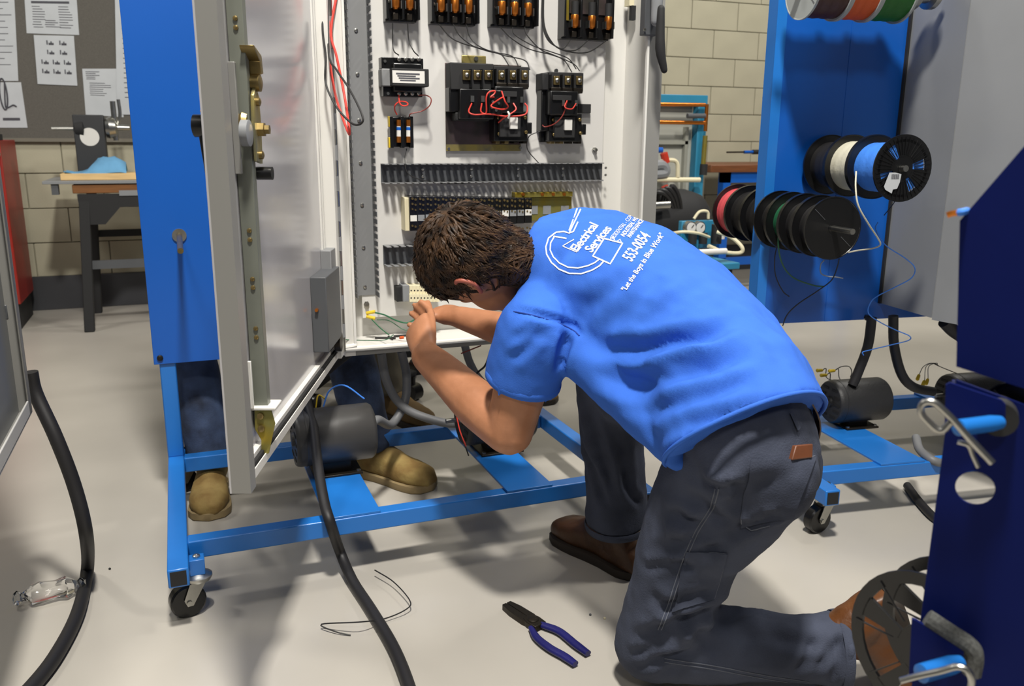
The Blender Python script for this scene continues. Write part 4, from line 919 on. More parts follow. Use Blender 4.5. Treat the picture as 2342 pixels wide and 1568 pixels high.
# motors on the right cart
m1 = onL(1957, 913, .39); zc = TZ1+.012+.068
cM = O2+RX*.315+RY*.39; cM.z = zc+.012
def solve_ly(x, y, z):
    P = onZ(x, y, z); return loc2(P)
lx, ly, _ = solve_ly(1957, 914, zc+.006)
cM = O2+RX*lx+RY*ly; cM.z = zc+.006
motor('black vented motor with bare shaft on the right cart', cM, (-RX.x, -RX.y, 0), .185, .067)
lx2, ly2, _ = solve_ly(2235, 895, zc+.01)
cN = O2+RX*lx2+RY*ly2; cN.z = zc+.006
motor('black motor further right on the right cart behind blue foreground post', cN, (-RX.x, -RX.y, 0), .22, .067)
for i, (x, y, x2, y2) in enumerate(((1867, 847, 1882, 846), (1876, 858, 1892, 858), (1895, 848, 1904, 843))):
    A = onZ(x, y, .30); tag(MB().lathe(A, RX, [(0, .004), (.003, .006), (.02, .005), (.024, .003)], 12).build('wire_connector', M_yellow),
      ('yellow wire connector, upper left of the three above the motor', 'yellow wire connector, lowest of the three above the motor', 'yellow wire connector, rightmost of the three above the motor')[i], 'connector')
    tag(MB().tube([A+RX*.022, A+RX*.035+Vector((0, 0, .004)), A+RX*.045-Vector((0, 0, .03)), Vector((cM.x-.02, cM.y, cM.z+.055))], .0015, 6).build('motor_lead', M_blackw), ('thin lead from the upper left yellow connector into the vented motor', 'thin lead from the lowest yellow connector into the vented motor', 'thin lead from the rightmost yellow connector into the vented motor')[i], 'wire', 'leads above the vented motor')
A = onZ(1910, 846, .3); tag(MB().tube([A, onZ(1925, 838, .31), onZ(1942, 838, .31), onZ(1948, 850, .29), onZ(1945, 862, .26)], .0015, 6).build('motor_lead', M_blackw), 'thin dark lead arching over the top of vented motor', 'wire')
for i, (x, y) in enumerate(((2100, 862), (2112, 876), (2120, 872))):
    A = onZ(x, y, .27); d = (RX*.3+Vector((0, 0, 1))).normalized()
    tag(MB().lathe(A-d*.012, d, [(0, .003), (.004, .006), (.018, .005), (.022, .003)], 12).build('wire_connector', M_yellow),
      ('yellow wire connector hanging highest by the far right motor', 'yellow wire connector hanging lowest by the far right motor', 'yellow wire connector nearest the far right motor')[i], 'connector')
    tag(MB().tube([A+d*.01, onZ(2112+6*i, 838, .3), onZ(2130+6*i, 830, .31), onZ(2150, 838, .3), (cN.x-.05, cN.y, cN.z+.055)], .0013, 6).build('motor_lead', M_blackw), ('thin dark lead arching left from far right motor to its highest connector', 'thin dark lead arching from far right motor to its lowest connector', 'thin dark lead arching to the connector nearest the far right motor')[i], 'wire', 'leads of the far right motor')
# right cart's cabinet with its door swung towards the camera
CY0 = YPL-.32
f = loc2(onZ(2118, 737, .55)); r_ = loc2(onL(2003, 702, YPL)); CZ = .5*(.55+r_[2])
cx = loc2(onL(2010, 702, YPL-.001))[0]
d2 = loc2(onL(2119, 738, .18))
CB = thing('control_cabinet', 'grey control cabinet with closed side facing us, right of the blue panel', 'cabinet', LP(c2, cx, YPL-.21, CZ), RZ)
def B2(n, a, b, m, par, bev=0, **k):
    c = [(a[0], a[1]), (b[0], a[1]), (b[0], b[1]), (a[0], b[1])]
    return MB().hexa([LP(c2, x, y, a[2]) for x, y in c]+[LP(c2, x, y, b[2]) for x, y in c]).build(n, m, par, bevel=bev, smooth=30, **k)
dep2 = .23
# place the front edge of the side so it projects from the panel by dep2
B2('left_wall', (cx, YPL-dep2, CZ), (cx+.003, YPL-.001, 1.93), M_side, CB)
B2('back_wall', (cx+.003, YPL-.006, CZ), (cx+.90, YPL-.001, 1.93), M_white, CB)
B2('bottom_wall', (cx+.003, YPL-dep2, CZ), (cx+.90, YPL-.006, CZ+.003), M_side, CB)
B2('right_wall', (cx+.90, YPL-dep2, CZ), (cx+.903, YPL-.001, 1.93), M_side, CB)
B2('mounting_plate', (cx+.06, YPL-.04, CZ+.05), (cx+.84, YPL-.036, 1.88), M_subpanel, CB)
B2('back_gasket', (cx-.006, YPL-.012, CZ), (cx, YPL-.001, 1.93), M_blkm, CB)
hp = LP(c2, cx, YPL-dep2-.006, 0); e1 = onZ(2179, 754, CZ)
dd = (Vector((e1.x, e1.y, 0))-Vector((hp.x, hp.y, 0))).normalized()
dd = Vector((math.sin(math.radians(12)), -math.cos(math.radians(12)), 0))
nn = Vector((dd.y, -dd.x, 0))
nn = nn if nn.x < 0 else -nn
m = MB(); A = Vector((hp.x, hp.y, 0)); z0_, z1_ = CZ-.004, 1.92
m.hexa([A+dd*s+nn*n_+ZZ*z for z in (z0_, z1_) for s, n_ in ((0, 0), (.62, 0), (.62, .004), (0, .004))])
m.build('open_door', M_side, CB, smooth=0)
m = MB(); m.hexa([A+dd*s+nn*n_+ZZ*z for z in (z0_, z0_+.004) for s, n_ in ((0, -.03), (.62, -.03), (.62, 0), (0, 0))]); m.build('door_flange', M_side, CB, smooth=0)
# conduits below it
for k, (pts, lb) in enumerate(((((1994, 725), (1985, 790), (1963, 850), (1950, 880)), 'black flexible conduit hanging left of the other one, behind vented motor'), (((2043, 722), (2045, 790), (2062, 855), (2090, 885), (2135, 895)), 'black flexible conduit bending right under the closed grey cabinet'))):
    pipe([onL(x, y, YPL-.06+.0*i) for i, (x, y) in enumerate(pts)], .0145, M_blkcab, 'flexible_conduit', lb, 'conduit')
pipe([onL(2160, 735, YPL-.1), onL(2180, 755, YPL-.1), onL(2210, 775, YPL-.12)], .02, M_blkcab, 'cable_gland', 'black cable gland under the closed cabinet beside the blue foreground post', 'gland')
pipe([onZ(2095, 1000, .17), onZ(2105, 1030, .16), onZ(2140, 1055, .15), onZ(2180, 1060, .12)], .012, M_liquid, 'braided_cable', 'grey braided cable draped over the right cart rail', 'cable')
pipe([onZ(2075, 1110, .013), onZ(2105, 1150, .013), onZ(2140, 1185, .013), onZ(2180, 1200, .013)], .012, M_blkcab, 'floor_cable', 'short black cable lying on the floor under right cart', 'cable')
# ------------------------------------------------------------------ spools on the right cart
def on2(x, y, d): return onL(x, y, YPL-d)
mY = -RY
r0 = .084
# upper peg, spools listed from the panel outwards
outer = on2(2065, 385, .34); W3 = .115
base = Vector((outer.x, outer.y, outer.z))
pegend = base+RY*.34
MB().cyl(outer+mY*.012, pegend, .008, 14).build('upper_peg', M_steel, c2)
spool('blue wire spool with spoked black flange and torn label, outermost', outer, RY, W3, r0, M_bluew, .063, holes=True)
spool('spool of white wire, middle of the three on the upper peg', outer+RY*(W3+.002), RY, .10, r0, M_whitew, .066)
spool('spool of black wire, nearest the panel on the upper peg', outer+RY*(W3+.104), RY, .10, r0, M_blackw, .064)
_, fx, fy, fz = frame(outer, RY); up = Vector((0, 0, 1)); rx = RX
q = outer+mY*.0035
lab = MB().prism([(-.030, -.052), (-.010, -.062), (-.008, -.052), (.004, -.050), (.010, -.034), (.012, -.014), (-.006, -.010), (-.022, -.010), (-.034, -.045)], q+rx*(-.018), rx, up, mY, .0012)
lt = tag(lab.build('torn_label', M_paper, smooth=0), 'torn white label with barcode on the blue wire spool', 'label')
bc = MB()
for k in range(9): u = -.016+.0025*k; bc.hexa([q+mY*a_+rx*(-.018+x)+up*z for a_, in ((.0013,), (.0018,)) for x, z in ((u, -.026), (u+.0012+.0005*(k % 2), -.026), (u+.0012+.0005*(k % 2), -.014), (u, -.014))])
bc.build('barcode', M_ink, lt, smooth=0)
# lower peg
o2 = on2(1905, 522, .27); 
MB().cyl(o2+mY*.085, o2+RY*.27, .0075, 14).build('lower_peg', M_steel, c2)
spool('black spool with crossing line marks, outermost on the lower peg', o2, RY, .066, r0*.98, M_blackw, .060)
spool('black spool, second from outside on the lower peg', o2+RY*.068, RY, .066, r0*.98, M_blackw, .060)
spool('black spool holding green wire, third on the lower peg', o2+RY*.136, RY, .066, r0*.98, M_greenw, .058)
spool('black spool against the panel, innermost on the lower peg', o2+RY*.204, RY, .062, r0*.98, M_blackw, .058)
# spools behind the panel
o3 = onL(1788, 500, YPL+.10)
rr3 = .09
spool('spool of red wire hanging behind the right blue panel', o3+RY*.20, RY, .085, rr3, M_redspool, .075)
ax3 = RY
spool('black spool behind the panel, beside the red wire spool', o3+ax3*.10, ax3, .098, rr3, M_blackw, .07)
spool('black spool behind the panel, nearest the panel edge', o3, ax3, .098, rr3, M_blackw, .07)
MB().cyl(o3-ax3*.095, o3+ax3*.31, .008, 12).build('rear_peg', M_steel, c2)
k = onL(1752, 223, YPL+.05); MB().sphere(k+Vector((.012, 0, 0)), .02, 18, 12).build('ball_knob', M_blk, c2)
# big rack reel at the top
top = on2(1960, -28, .16); RD = RX
rk = .075
MB().cyl(top-RX*.22, top+RX*.26, .012, 14).build('reel_rod', M_steel, c2)
off = -.155
for w_, m_, lb in ((.10, M_brownc, 'brown wire reel, leftmost on the top rod'), (.085, M_orange, 'orange wire reel, middle of the top rod'), (.10, M_greenc, 'green wire reel, rightmost on the top rod')):
    spool(lb, top+RX*off, RX, w_-.002, .084, m_, .078, flm=mat('clear_flange', '#9a9e9c', .3)); off += w_
MB().lathe(top+RX*.14, RX, [(0, .06), (.03, .05), (.04, .03), (.07, .03), (.075, .045), (.09, .045)], 24).build('reel_hub', M_steel, c2)
def w2(pts, r, m, label): return tag(MB().tube([on2(x, y, d) for x, y, d in pts], r, 7).build('loose_wire', m), label, 'wire')
w2([(1958, 392, .31), (1957, 430, .33), (1963, 470, .34), (1985, 510, .33), (2008, 545, .3), (2013, 560, .28), (1995, 568, .24), (1965, 572, .2), (1940, 577, .17)], .0021, M_whitew, 'white wire hanging from the white spool and curving back left')
w2([(2008, 508, .2), (2003, 525, .2), (2025, 560, .22), (2070, 590, .24), (2092, 612, .24), (2085, 635, .22), (2050, 655, .2), (2010, 675, .17), (1992, 690, .16), (1986, 715, .16), (2010, 735, .16), (2050, 755, .15), (2080, 768, .15), (2078, 778, .14), (2040, 788, .13), (1990, 800, .12), (1973, 805, .12), (1975, 812, .12)], .0016, M_bluew, 'long thin blue wire zigzagging down towards the floor, right cart')
w2([(1800, 500, .1), (1785, 520, .12), (1780, 560, .12), (1790, 605, .1), (1815, 635, .08), (1860, 652, .06), (1885, 655, .05)], .0022, M_greenw, 'green wire sweeping down below the lower spools')
w2([(1778, 560, .05), (1772, 590, .05), (1774, 630, .05), (1790, 665, .05), (1805, 678, .05)], .0016, M_blackw, 'thin black wire curling left of the green one on the panel')
w2([(1919, 592, .2), (1915, 610, .15), (1902, 640, .1), (1870, 665, .06), (1825, 695, .04), (1800, 720, .03), (1790, 745, .03)], .0018, M_blackw, 'thin black wire trailing from the outer lower spool down left')
w2([(1885, 595, .1), (1877, 605, .08), (1878, 625, .06), (1895, 632, .05), (1910, 633, .05), (1928, 636, .05)], .0018, M_grayw, 'short grey wire hook below the lower spools')
w2([(2050, 455, .2), (2040, 470, .15), (2022, 492, .08)], .0014, M_blackw, 'short black wire below the blue wire spool')
tag(MB().lathe(on2(1984, 720, .05), (0, 0, -1), [(0, .008), (.01, .010), (.016, .006)], 14).build('cable_clamp', M_blk), 'small black clamp at the lower corner of right blue panel', 'clamp')
# ================================================================== FOREGROUND, out of focus
nb = D(2187, 800, .80); nzb = .02
ndir = (RT0*math.cos(math.radians(28))+Vector((FW.x, FW.y, 0)).normalized()*math.sin(math.radians(28))*-1).normalized()
nrm = Vector((-ndir.y, ndir.x, 0)); nrm = nrm if nrm.dot(Vector((FW.x, FW.y, 0))) < 0 else -nrm
def onN(x, y, off=0):
    r = ray(x, y); o = nb+nrm*off; return CAM+r*((o-CAM).dot(nrm)/r.dot(nrm))
def n2(x, y): p = onN(x, y); return ((p-nb).dot(ndir), p.z)
nc = thing('blue_frame', 'blue steel frame plate with shade painted in in the right foreground, out of focus', 'frame', (nb.x, nb.y, 0))
poly_px = [(2187, 800), (2196, 520), (2206, 478), (2270, 400), (2342, 330), (2420, 240)]
pl2 = [(0, .12)]+[(0, n2(2187, 800)[1])]+[n2(x, y) for x, y in poly_px[1:]]
pl2 = [(0, .12), n2(2187, 868), n2(2342, 925), (.5, n2(2342, 925)[1]-.03), (.5, .12)]
up2 = [n2(2187, 838), n2(2195, 505), n2(2342, 335), n2(2480, 180), (.5, n2(2480, 180)[1]), (.5, n2(2342, 925)[1]-.03), n2(2342, 888)]
# plate with a round hole: build as strips around hole
hc = n2(2230, 1116); hr = .017
def plate_with_hole(poly, c, r, n=24):
    mb = MB(); A = [Vector((c[0]+r*math.cos(2*math.pi*k/n), c[1]+r*math.sin(2*math.pi*k/n))) for k in range(n)]
    s = r*1.7; B = []
    for k in range(n):
        a = 2*math.pi*k/n; d = Vector((math.cos(a), math.sin(a))); B.append(Vector(c)+d*(s/max(abs(d.x), abs(d.y))))
    def P3(p, o): return Vector((nb.x, nb.y, 0))+ndir*p.x+ZZ*p.y+nrm*o
    mb.ring([[P3(p, 0) for p in A], [P3(p, 0) for p in B], [P3(p, -.003) for p in B], [P3(p, -.003) for p in A]], False, True)
    L_, R_, Bt, T_ = c[0]-s, c[0]+s, c[1]-s, c[1]+s
    x0, x1 = poly[0][0], poly[-1][0]
    def q(pts): mb.add([P3(Vector(p), 0) for p in pts]+[P3(Vector(p), -.003) for p in pts], [tuple(range(len(pts))), tuple(reversed(range(len(pts), 2*len(pts))))]+[(i, (i+1) % len(pts), len(pts)+(i+1) % len(pts), len(pts)+i) for i in range(len(pts))])
    q([(x0, poly[0][1]), (x1, poly[0][1]), (x1, Bt), (x0, Bt)]); q([(x0, Bt), (L_, Bt), (L_, T_), (x0, T_)]); q([(R_, Bt), (x1, Bt), (x1, T_), (R_, T_)])
    q([(x0, T_), (x1, T_)]+[p for p in reversed(poly[1:-1])])
    return mb
plate_with_hole(pl2, hc, hr).build('plate', M_blueshade, nc, smooth=0)
MB().prism(up2, Vector((nb.x, nb.y, 0)), ndir, ZZ, nrm, -.003).build('upper_plate', M_blueshade, nc, smooth=0)
m = MB().hexa([Vector((nb.x, nb.y, 0))+ndir*a_+nrm*b_+ZZ*z for z in (.12, pl2[1][1]-.01) for a_, b_ in ((0, -.04), (.003, -.04), (.003, -.003), (0, -.003))]); m.build('plate_flange', M_blueshade, nc, smooth=0)
m = MB().hexa([Vector((nb.x, nb.y, 0))+ndir*a_+nrm*b_+ZZ*z for z in (0, .13) for a_, b_ in ((.05, -.06), (.10, -.06), (.10, -.003), (.05, -.003))]); m.build('foot', M_blueshade, nc, smooth=0)
m = MB().hexa([Vector((nb.x, nb.y, 0))+ndir*a_+nrm*b_+ZZ*z for z in (0, .13) for a_, b_ in ((.40, -.06), (.45, -.06), (.45, -.003), (.40, -.003))]); m.build('foot', M_blueshade, nc, smooth=0)
# tabs that carry the pegs
def tab(px, off, label=None):
    P_ = [onN(x, y, off) for x, y in px]; q_ = [p-nrm*.004 for p in P_]; n = len(P_)
    m = MB().add(P_+q_, [tuple(range(n)), tuple(reversed(range(n, 2*n)))]+[(i, (i+1) % n, n+(i+1) % n, n+i) for i in range(n)])
    return m.build('peg_tab', M_blueshade, nc, smooth=0)
tab([(2163, 880), (2172, 875), (2290, 915), (2300, 925), (2300, 960), (2190, 990), (2160, 985)], .028)
tab([(2085, 1415), (2095, 1418), (2205, 1490), (2200, 1515), (2140, 1560), (2078, 1560)], .028)
# peg sleeves with hairpins
s0, s1 = onN(2190, 978, .075), onN(2265, 968, .045)
MB().lathe(s0, s1-s0, [(0, .004), (.001, .0075), ((s1-s0).length, .0075), ((s1-s0).length+.012, .006)], 20).build('upper_peg', M_blue, nc)
hpn = thing('hairpin_clip', 'bent steel hairpin clip through the upper blue peg in the foreground', 'clip', onN(2180, 975, .09))
MB().tube([onN(x, y, .085) for x, y in ((2175, 965), (2150, 985), (2118, 960), (2106, 940), (2112, 922), (2135, 920), (2160, 940), (2185, 965), (2220, 1005), (2270, 1058))], .0032, 10, 5).build('wire_clip', M_steel, hpn)
MB().tube([onN(x, y, .08) for x, y in ((2190, 1010), (2215, 1018), (2225, 1040), (2238, 1068))], .0022, 8, 4).build('clip_thin_leg', M_steel, hpn)  # second, thinner steel leg of the clip
s0, s1 = onN(2105, 1540, .075), onN(2175, 1520, .045)
MB().lathe(s0, s1-s0, [(0, .004), (.001, .009), ((s1-s0).length, .009), ((s1-s0).length+.012, .007)], 20).build('lower_peg', M_blue, nc)
hp2 = thing('hairpin_clip', 'bent steel hairpin clip through the lower blue peg in the foreground', 'clip', onN(2150, 1560, .09))
MB().tube([onN(x, y, .085) for x, y in ((2060, 1556), (2100, 1545), (2150, 1534), (2190, 1524), (2215, 1535), (2222, 1565), (2200, 1600), (2160, 1590), (2120, 1575))], .0032, 10, 5).build('wire_clip', M_steel, hp2)
MB().lathe(onN(2285, 960, .02), -nrm, [(0, .016), (.03, .016)], 20).build('peg_hole_ring', M_blkm, nc)
# foreground spools
vz = (Vector((FW.x, FW.y, 0)).normalized()*.55+RT0*.8).normalized()
s = spool('black spool with open spoked flange at the lower right foreground edge', D(2112, 1492, .93), (Vector((FW.x, FW.y, 0)).normalized()*.55+RT0*.83).normalized(), .065, .090, M_grayw, .028, holes=True)
c = onN(2300, 930, .03)
s = spool('black spool of dark wire behind the blue foreground frame tab', D(2320, 945, .80), vz, .05, .030, M_blackw, .024)
b_ = onN(2150, 1430, .03)
bar_ = MB().tube([onN(x, y, .02) for x, y in ((2120, 1412), (2170, 1445), (2215, 1475), (2228, 1500), (2222, 1540))], .009, 10, 5)
tag(bar_.build('grip_sleeve', MATS.get('speckled') or mat('speckled', '#4f504e', .9, var=.3, vscale=300)), 'grey speckled foam sleeve bent round the lower peg tab', 'sleeve')
cp_ = onN(2192, 487, .01); c0_ = onN(2166, 492, .01)
tg = thing('copper_wire_end', 'bare copper wire end in blue insulation beside the blue foreground plate', 'wire', cp_)
MB().tube([c0_, onN(2178, 488, .01), onN(2194, 486, .01)], .0028, 8).build('bare_copper', M_copper, tg); MB().tube([onN(2192, 486, .01), onN(2200, 485, .01), onN(2212, 482, -.01)], .0034, 8).build('insulation', M_bluew, tg)
# left foreground cabinet corner
lc = onZ(75, 942, .46); print('left corner', lc)
lcb = thing('cabinet_door', 'blurred light grey cabinet door corner at the left foreground edge', 'door', (lc.x, lc.y, .46))
def bxl(n, a, b, m): return MB().box((lc.x+a[0], lc.y+a[1], a[2]), (lc.x+b[0], lc.y+b[1], b[2])).build(n, m, lcb, bevel=.002, smooth=30)
bxl('door_skin', (-.028, -.9, .46), (-.024, 0, 1.93), M_side)
bxl('edge_flange', (-.028, -.004, .46), (0, 0, 1.93), M_gray)
bxl('bottom_flange', (-.028, -.9, .46), (0, -.004, .464), M_gray)
bxl('inner_lip', (-.004, -.03, .464), (0, -.004, 1.93), M_gray)
bxl('inner_lip', (-.004, -.9, .464), (0, -.03, .494), M_white)
bxl('latch_slot', (-.03, -.005, .66), (-.02, .001, .69), M_darkgray)
pts = [onY(70, 850, lc.y+.05), onY(82, 900, lc.y+.05), onZ(120, 1000, .25), onZ(165, 1110, .13), onZ(196, 1220, .06), onZ(200, 1300, .02), onZ(178, 1400, .015), onZ(130, 1495, .015), onZ(72, 1570, .015), onZ(0, 1640, .015)]
pts[2] = CAM+ray(128, 1000)*((dep0 := (onY(82, 900, lc.y+.05)-CAM).dot(FW))*1.0/F)
pts[3] = D(170, 1110, dep0+.02); pts[4] = D(196, 1215, dep0+.05)
pipe(pts, .0145, M_blkcab, 'power_cable', 'thick black cable hanging at left from foreground cabinet onto the floor', 'cable')
# clear wrapper, wire scrap, bits on the floor
cw = onZ(122, 1375, .0); m = MB(); n = 26
pf = [(-.075, .010), (-.068, .016), (-.058, .008), (-.050, .012), (-.042, .022), (-.02, .026), (.01, .022), (.03, .025), (.045, .016), (.052, .010), (.060, .018), (.066, .012)]
m.lathe(cw+Vector((0, 0, .022)), (1, .15, 0), [(d+.075, r) for d, r in pf], n)
for i, v in enumerate(m.v): m.v[i] = cw+(v-cw)+Vector((noise.noise(v*60), noise.noise(v*60+Vector((9, 0, 0))), noise.noise(v*60+Vector((0, 9, 0)))))*.006; m.v[i].x -= .075; m.v[i].z = max(.001, m.v[i].z)
tag(m.build('plastic_wrapper', M_clear, smooth=25), 'small crumpled clear plastic wrapper on the floor beside black cable', 'wrapper')
tag(MB().tube([onZ(857, 1303, .02), onZ(900, 1330, .02), onZ(937, 1372, .018), onZ(930, 1392, .014), onZ(880, 1414, .01), onZ(820, 1422, .028), onZ(735, 1427, .012), onZ(768, 1444, .006), onZ(802, 1452, .002)], .0015, 6).build('wire_scrap', M_blackw), 'thin black wire scrap curled on the floor beside the power cable', 'wire')
for i, (x, y) in enumerate(((251, 1300), (1383, 1413), (1350, 1405), (1700, 1393))):
    lbs = ('tiny black screw on the floor left of the near caster', 'tiny pale plastic crumb on the floor behind the pliers', 'tiny grey crumb on the floor behind the pliers', 'short black wire offcut on the floor between the man’s legs')
    c = onZ(x, y, .002)
    if i < 3: tag(MB().sphere(c, .003, 8, 5).build('floor_crumb', (M_blkm, M_cream, M_darkgray)[i]), lbs[i], 'crumb')
    else: tag(MB().cyl(c, c+Vector((.025, -.012, .003)), .002, 6).build('wire_offcut', M_blackw), lbs[i], 'wire offcut')
# pliers
pa, pb = onZ(1158, 1390, .0), onZ(1340, 1508, .0); ax = (pb-pa); Lp = ax.length; ax.normalize(); sx = Vector((ax.y, -ax.x, 0)); sx = sx if sx.y > 0 else -sx
pv = thing('lineman_pliers', 'steel pliers with dark blue grips lying on the floor', 'pliers', pa)
def q(u, v, z): return pa+ax*u*Lp+sx*v+ZZ*z
for s in (-1, 1):
    m = MB().prism([(0, .003*s), (.0, .012*s), (.03, .017*s), (.075, .018*s), (.09, .014*s), (.115, .014*s), (.115, 0), (0, .001*s)] , pa, ax, sx, ZZ, .014)
    m.build('jaw', M_tool, pv, bevel=.001)
MB().lathe(q(.36, 0, 0), ZZ, [(0, .012), (.016, .012), (.018, .008)], 22).build('pivot', M_tool, pv)
mk_ = MB().prism([(.07, -.014), (.09, -.018), (.115, -.016), (.115, .016), (.09, .018), (.07, .014)], pa, ax, sx, ZZ, .015); mk_.build('pivot_body', M_tool, pv, bevel=.002)
g1 = [onZ(x, y, .009) for x, y in ((1222, 1422), (1245, 1430), (1280, 1444), (1315, 1472), (1345, 1494))]
g2 = [onZ(x, y, .009) for x, y in ((1214, 1434), (1228, 1458), (1258, 1482), (1290, 1500), (1316, 1518))]
for gg in (g1, g2): MB().tube(gg, [.006, .0085, .0095, .0095, .0095, .008], 14, 6, .75).build('grip', M_plier, pv)
# ================================================================== PEOPLE
def place_mesh(mb, name, m, parent, smooth=70, **k): return mb.build(name, m, parent, smooth=smooth, **k)
def boot(root, toe, heel, up_dir, shaft, m_up, m_sole, L=None, wmul=1.0, laces=False, name='boot', sole_t=.022):
    """toe/heel: points on the sole line; shaft: point where the ankle shaft ends"""
    toe, heel, shaft = Vector(toe), Vector(heel), Vector(shaft); fwd = (toe-heel); Lb = fwd.length; fwd.normalize()
    upv = Vector(up_dir); upv = (upv-fwd*upv.dot(fwd)).normalized(); sd = fwd.cross(upv)
    secs = [(0.0, .026, .050, 0), (.08, .034, .085, 0), (.22, .037, .098, 0), (.38, .036, .098, 0), (.52, .041, .078, 0), (.66, .048, .066, 0), (.80, .050, .058, 0), (.92, .043, .050, 0), (1.0, .024, .032, 0)]
    mb = MB(); rings = []
    for u, hw, h, _ in secs:
        c = heel+fwd*(u*Lb)+upv*(sole_t*.6); r = []
        for j in range(20):
            a = 2*math.pi*j/20; ca, sa = math.cos(a), math.sin(a)
            x = math.copysign(abs(ca)**.75, ca)*hw*wmul; z = (h/2)*(1+math.copysign(abs(sa)**.7, sa))
            r.append(c+sd*x+upv*z)
        rings.append(r)
    mb.ring(rings)
    ank = heel+fwd*(.2*Lb)+upv*.07
    mb.limb([ank, ank.lerp(shaft, .5)+upv*.01, shaft], [.044*wmul, .046*wmul, .048*wmul], 18, 4)
    mb.limb([heel+fwd*(.2*Lb)+upv*.09, heel+fwd*(.52*Lb)+upv*.065, heel+fwd*(.75*Lb)+upv*.045], [.040*wmul, .036*wmul, .026*wmul], 16, 4)
    up = organic(mb, .006, 5); wob(up, .0022, 22); U_ = place_mesh(up, name, m_up, root)
    mb = MB(); rings = []
    for dz, ex in ((0, .0), (.004, .003), (sole_t, .003), (sole_t+.002, -.002)):
        r = []
        N_ = 40
        for j in range(N_):
            a = 2*math.pi*j/N_; u = .5-.5*math.cos(a)
            hw = np.interp(u, [0, .06, .15, .35, .5, .7, .85, .95, 1], [.0, .026, .036, .035, .040, .050, .050, .036, .0])*wmul
            s = 1 if a < math.pi else -1
            r.append(heel+fwd*(u*(Lb+2*ex)-ex)+sd*s*(hw+ex)+upv*dz)
        rings.append(r)
    mb.ring(rings); place_mesh(mb, 'sole', m_sole, U_, smooth=40)
    if laces:
        m = MB()
        for k in range(5):
            c = heel+fwd*Lb*(.34+.07*k)+upv*(.112-.010*k)
            m.tube([c-sd*.022+upv*-.004, c+upv*.005, c+sd*.022+upv*-.004], .0024, 6, 4)
        place_mesh(m, 'laces', M_blkm, U_, kind='stuff')
    return U_
def hand(mb, wrist, palm_c, knuck, palm_n, thumb_side, curl, fl=.078, fr=.0082, thumb_tip=None, tips=None):
    """palm from wrist to knuckles; fingers bend towards -palm_n ... adds closed shapes to mb"""
    wrist, knuck = Vector(wrist), Vector(knuck); d = (knuck-wrist).normalized(); n = Vector(palm_n); n = (n-d*n.dot(d)).normalized(); s = Vector(thumb_side); s = (s-d*s.dot(d)-n*s.dot(n)).normalized()
    rings = []
    for u, hw, ht in ((0, .031, .024), (.3, .037, .023), (.65, .044, .020), (1.0, .045, .015)):
        c = wrist.lerp(knuck, u); rings.append([c+s*math.cos(2*math.pi*j/16)*hw+n*math.sin(2*math.pi*j/16)*ht for j in range(16)])
    mb.ring(rings)
    for k, (o, l) in enumerate(((.030, .92), (.010, 1.0), (-.010, .95), (-.029, .76))):
        b = knuck+s*o-d*.012; p = [b]; dirv = d.copy(); seg = (.46*fl*l, .31*fl*l, .25*fl*l)
        for i, sg in enumerate(seg):
            ang = curl[i]*(1+.08*k); dirv = (dirv*math.cos(ang)-n*math.sin(ang)).normalized()
            nd = dirv.cross(s); n2_ = nd if nd.dot(n) > 0 else -nd
            p.append(p[-1]+dirv*(sg+(.012 if i == 0 else 0)))
            n_old = n; n = n2_.normalized()
        if tips and tips[k] is not None:
            T = Vector(tips[k]); p[3] = T; p[2] = p[1].lerp(T, .55)+n_old*.008
        n = Vector(palm_n); n = (n-d*n.dot(d)).normalized()
        mb.limb(p, [fr*1.1, fr*1.03, fr*.95, fr*.84], 12, 4)
    tb_ = wrist+d*.03+s*.022-n*.006; tt_ = thumb_tip if thumb_tip is not None else tb_+(s*.6+d*.8-n*.3).normalized()*.07
    tt_ = Vector(tt_); mid = tb_.lerp(tt_, .5)+s*.010
    mb.limb([tb_, mid, tt_], [.014, .0105, .0088], 12, 4)
# ------------------------------------------------------------------ the kneeling man
man = thing('person', 'person in blue printed T-shirt and charcoal work trousers kneeling and bending into the open cabinet', 'person', (.80, 1.40, 0))
Lh = D(1668, 1048, 1.485); Rh = Lh+Vector((.09, .148, .01))
Lk, La = Vector((.782, 1.255, .075)), Vector((1.10, 1.105, .078))
Rk, Ra = Vector((.885, 1.655, .50)), Vector((.935, 1.675, .12))
Ls, Rs = D(1228, 742, 1.68), D(1380, 548, 2.02)
Le, Lw = D(1165, 985, 1.76), D(975, 815, 1.97)
C7 = D(1220, 594, 1.83); PM = (Lh+Rh)/2
hc_ = D(1088, 600, 1.80)
# body skin (one continuous surface)
bd = MB()
SP = [D(1692, 958, 1.50), D(1652, 868, 1.57), D(1560, 758, 1.66), D(1442, 668, 1.77), D(1330, 618, 1.83), D(1232, 584, 1.85)]
bd.limb([PM]+SP[1:], [.10, .085, .085, .085, .08, .055], 20)
bd.limb([Ls, Rs], [.055, .055], 16, 2)
bd.limb([C7+Vector((0, 0, -.01)), C7.lerp(hc_, .55)], [.050, .054], 16, 3)
bd.limb([Ls, Ls.lerp(Le, .5), Le], [.060, .056, .050], 18, 6)
lm = Le.lerp(Lw, .35)
bd.limb([Le, lm+UP*-.004, Le.lerp(Lw, .75), Lw], [.051, .053, .043, .036], 18, 6)
Re, Rw = D(1210, 770, 1.98), D(1050, 725, 2.10)
bd.limb([Rs, Rs.lerp(Re, .6), Re], [.055, .048, .040], 18)
bd.limb([Re, Re.lerp(Rw, .4), Rw], [.041, .041, .028], 18)
Lkn = D(952, 742, 2.05)
tip = D(962, 688, 2.13)
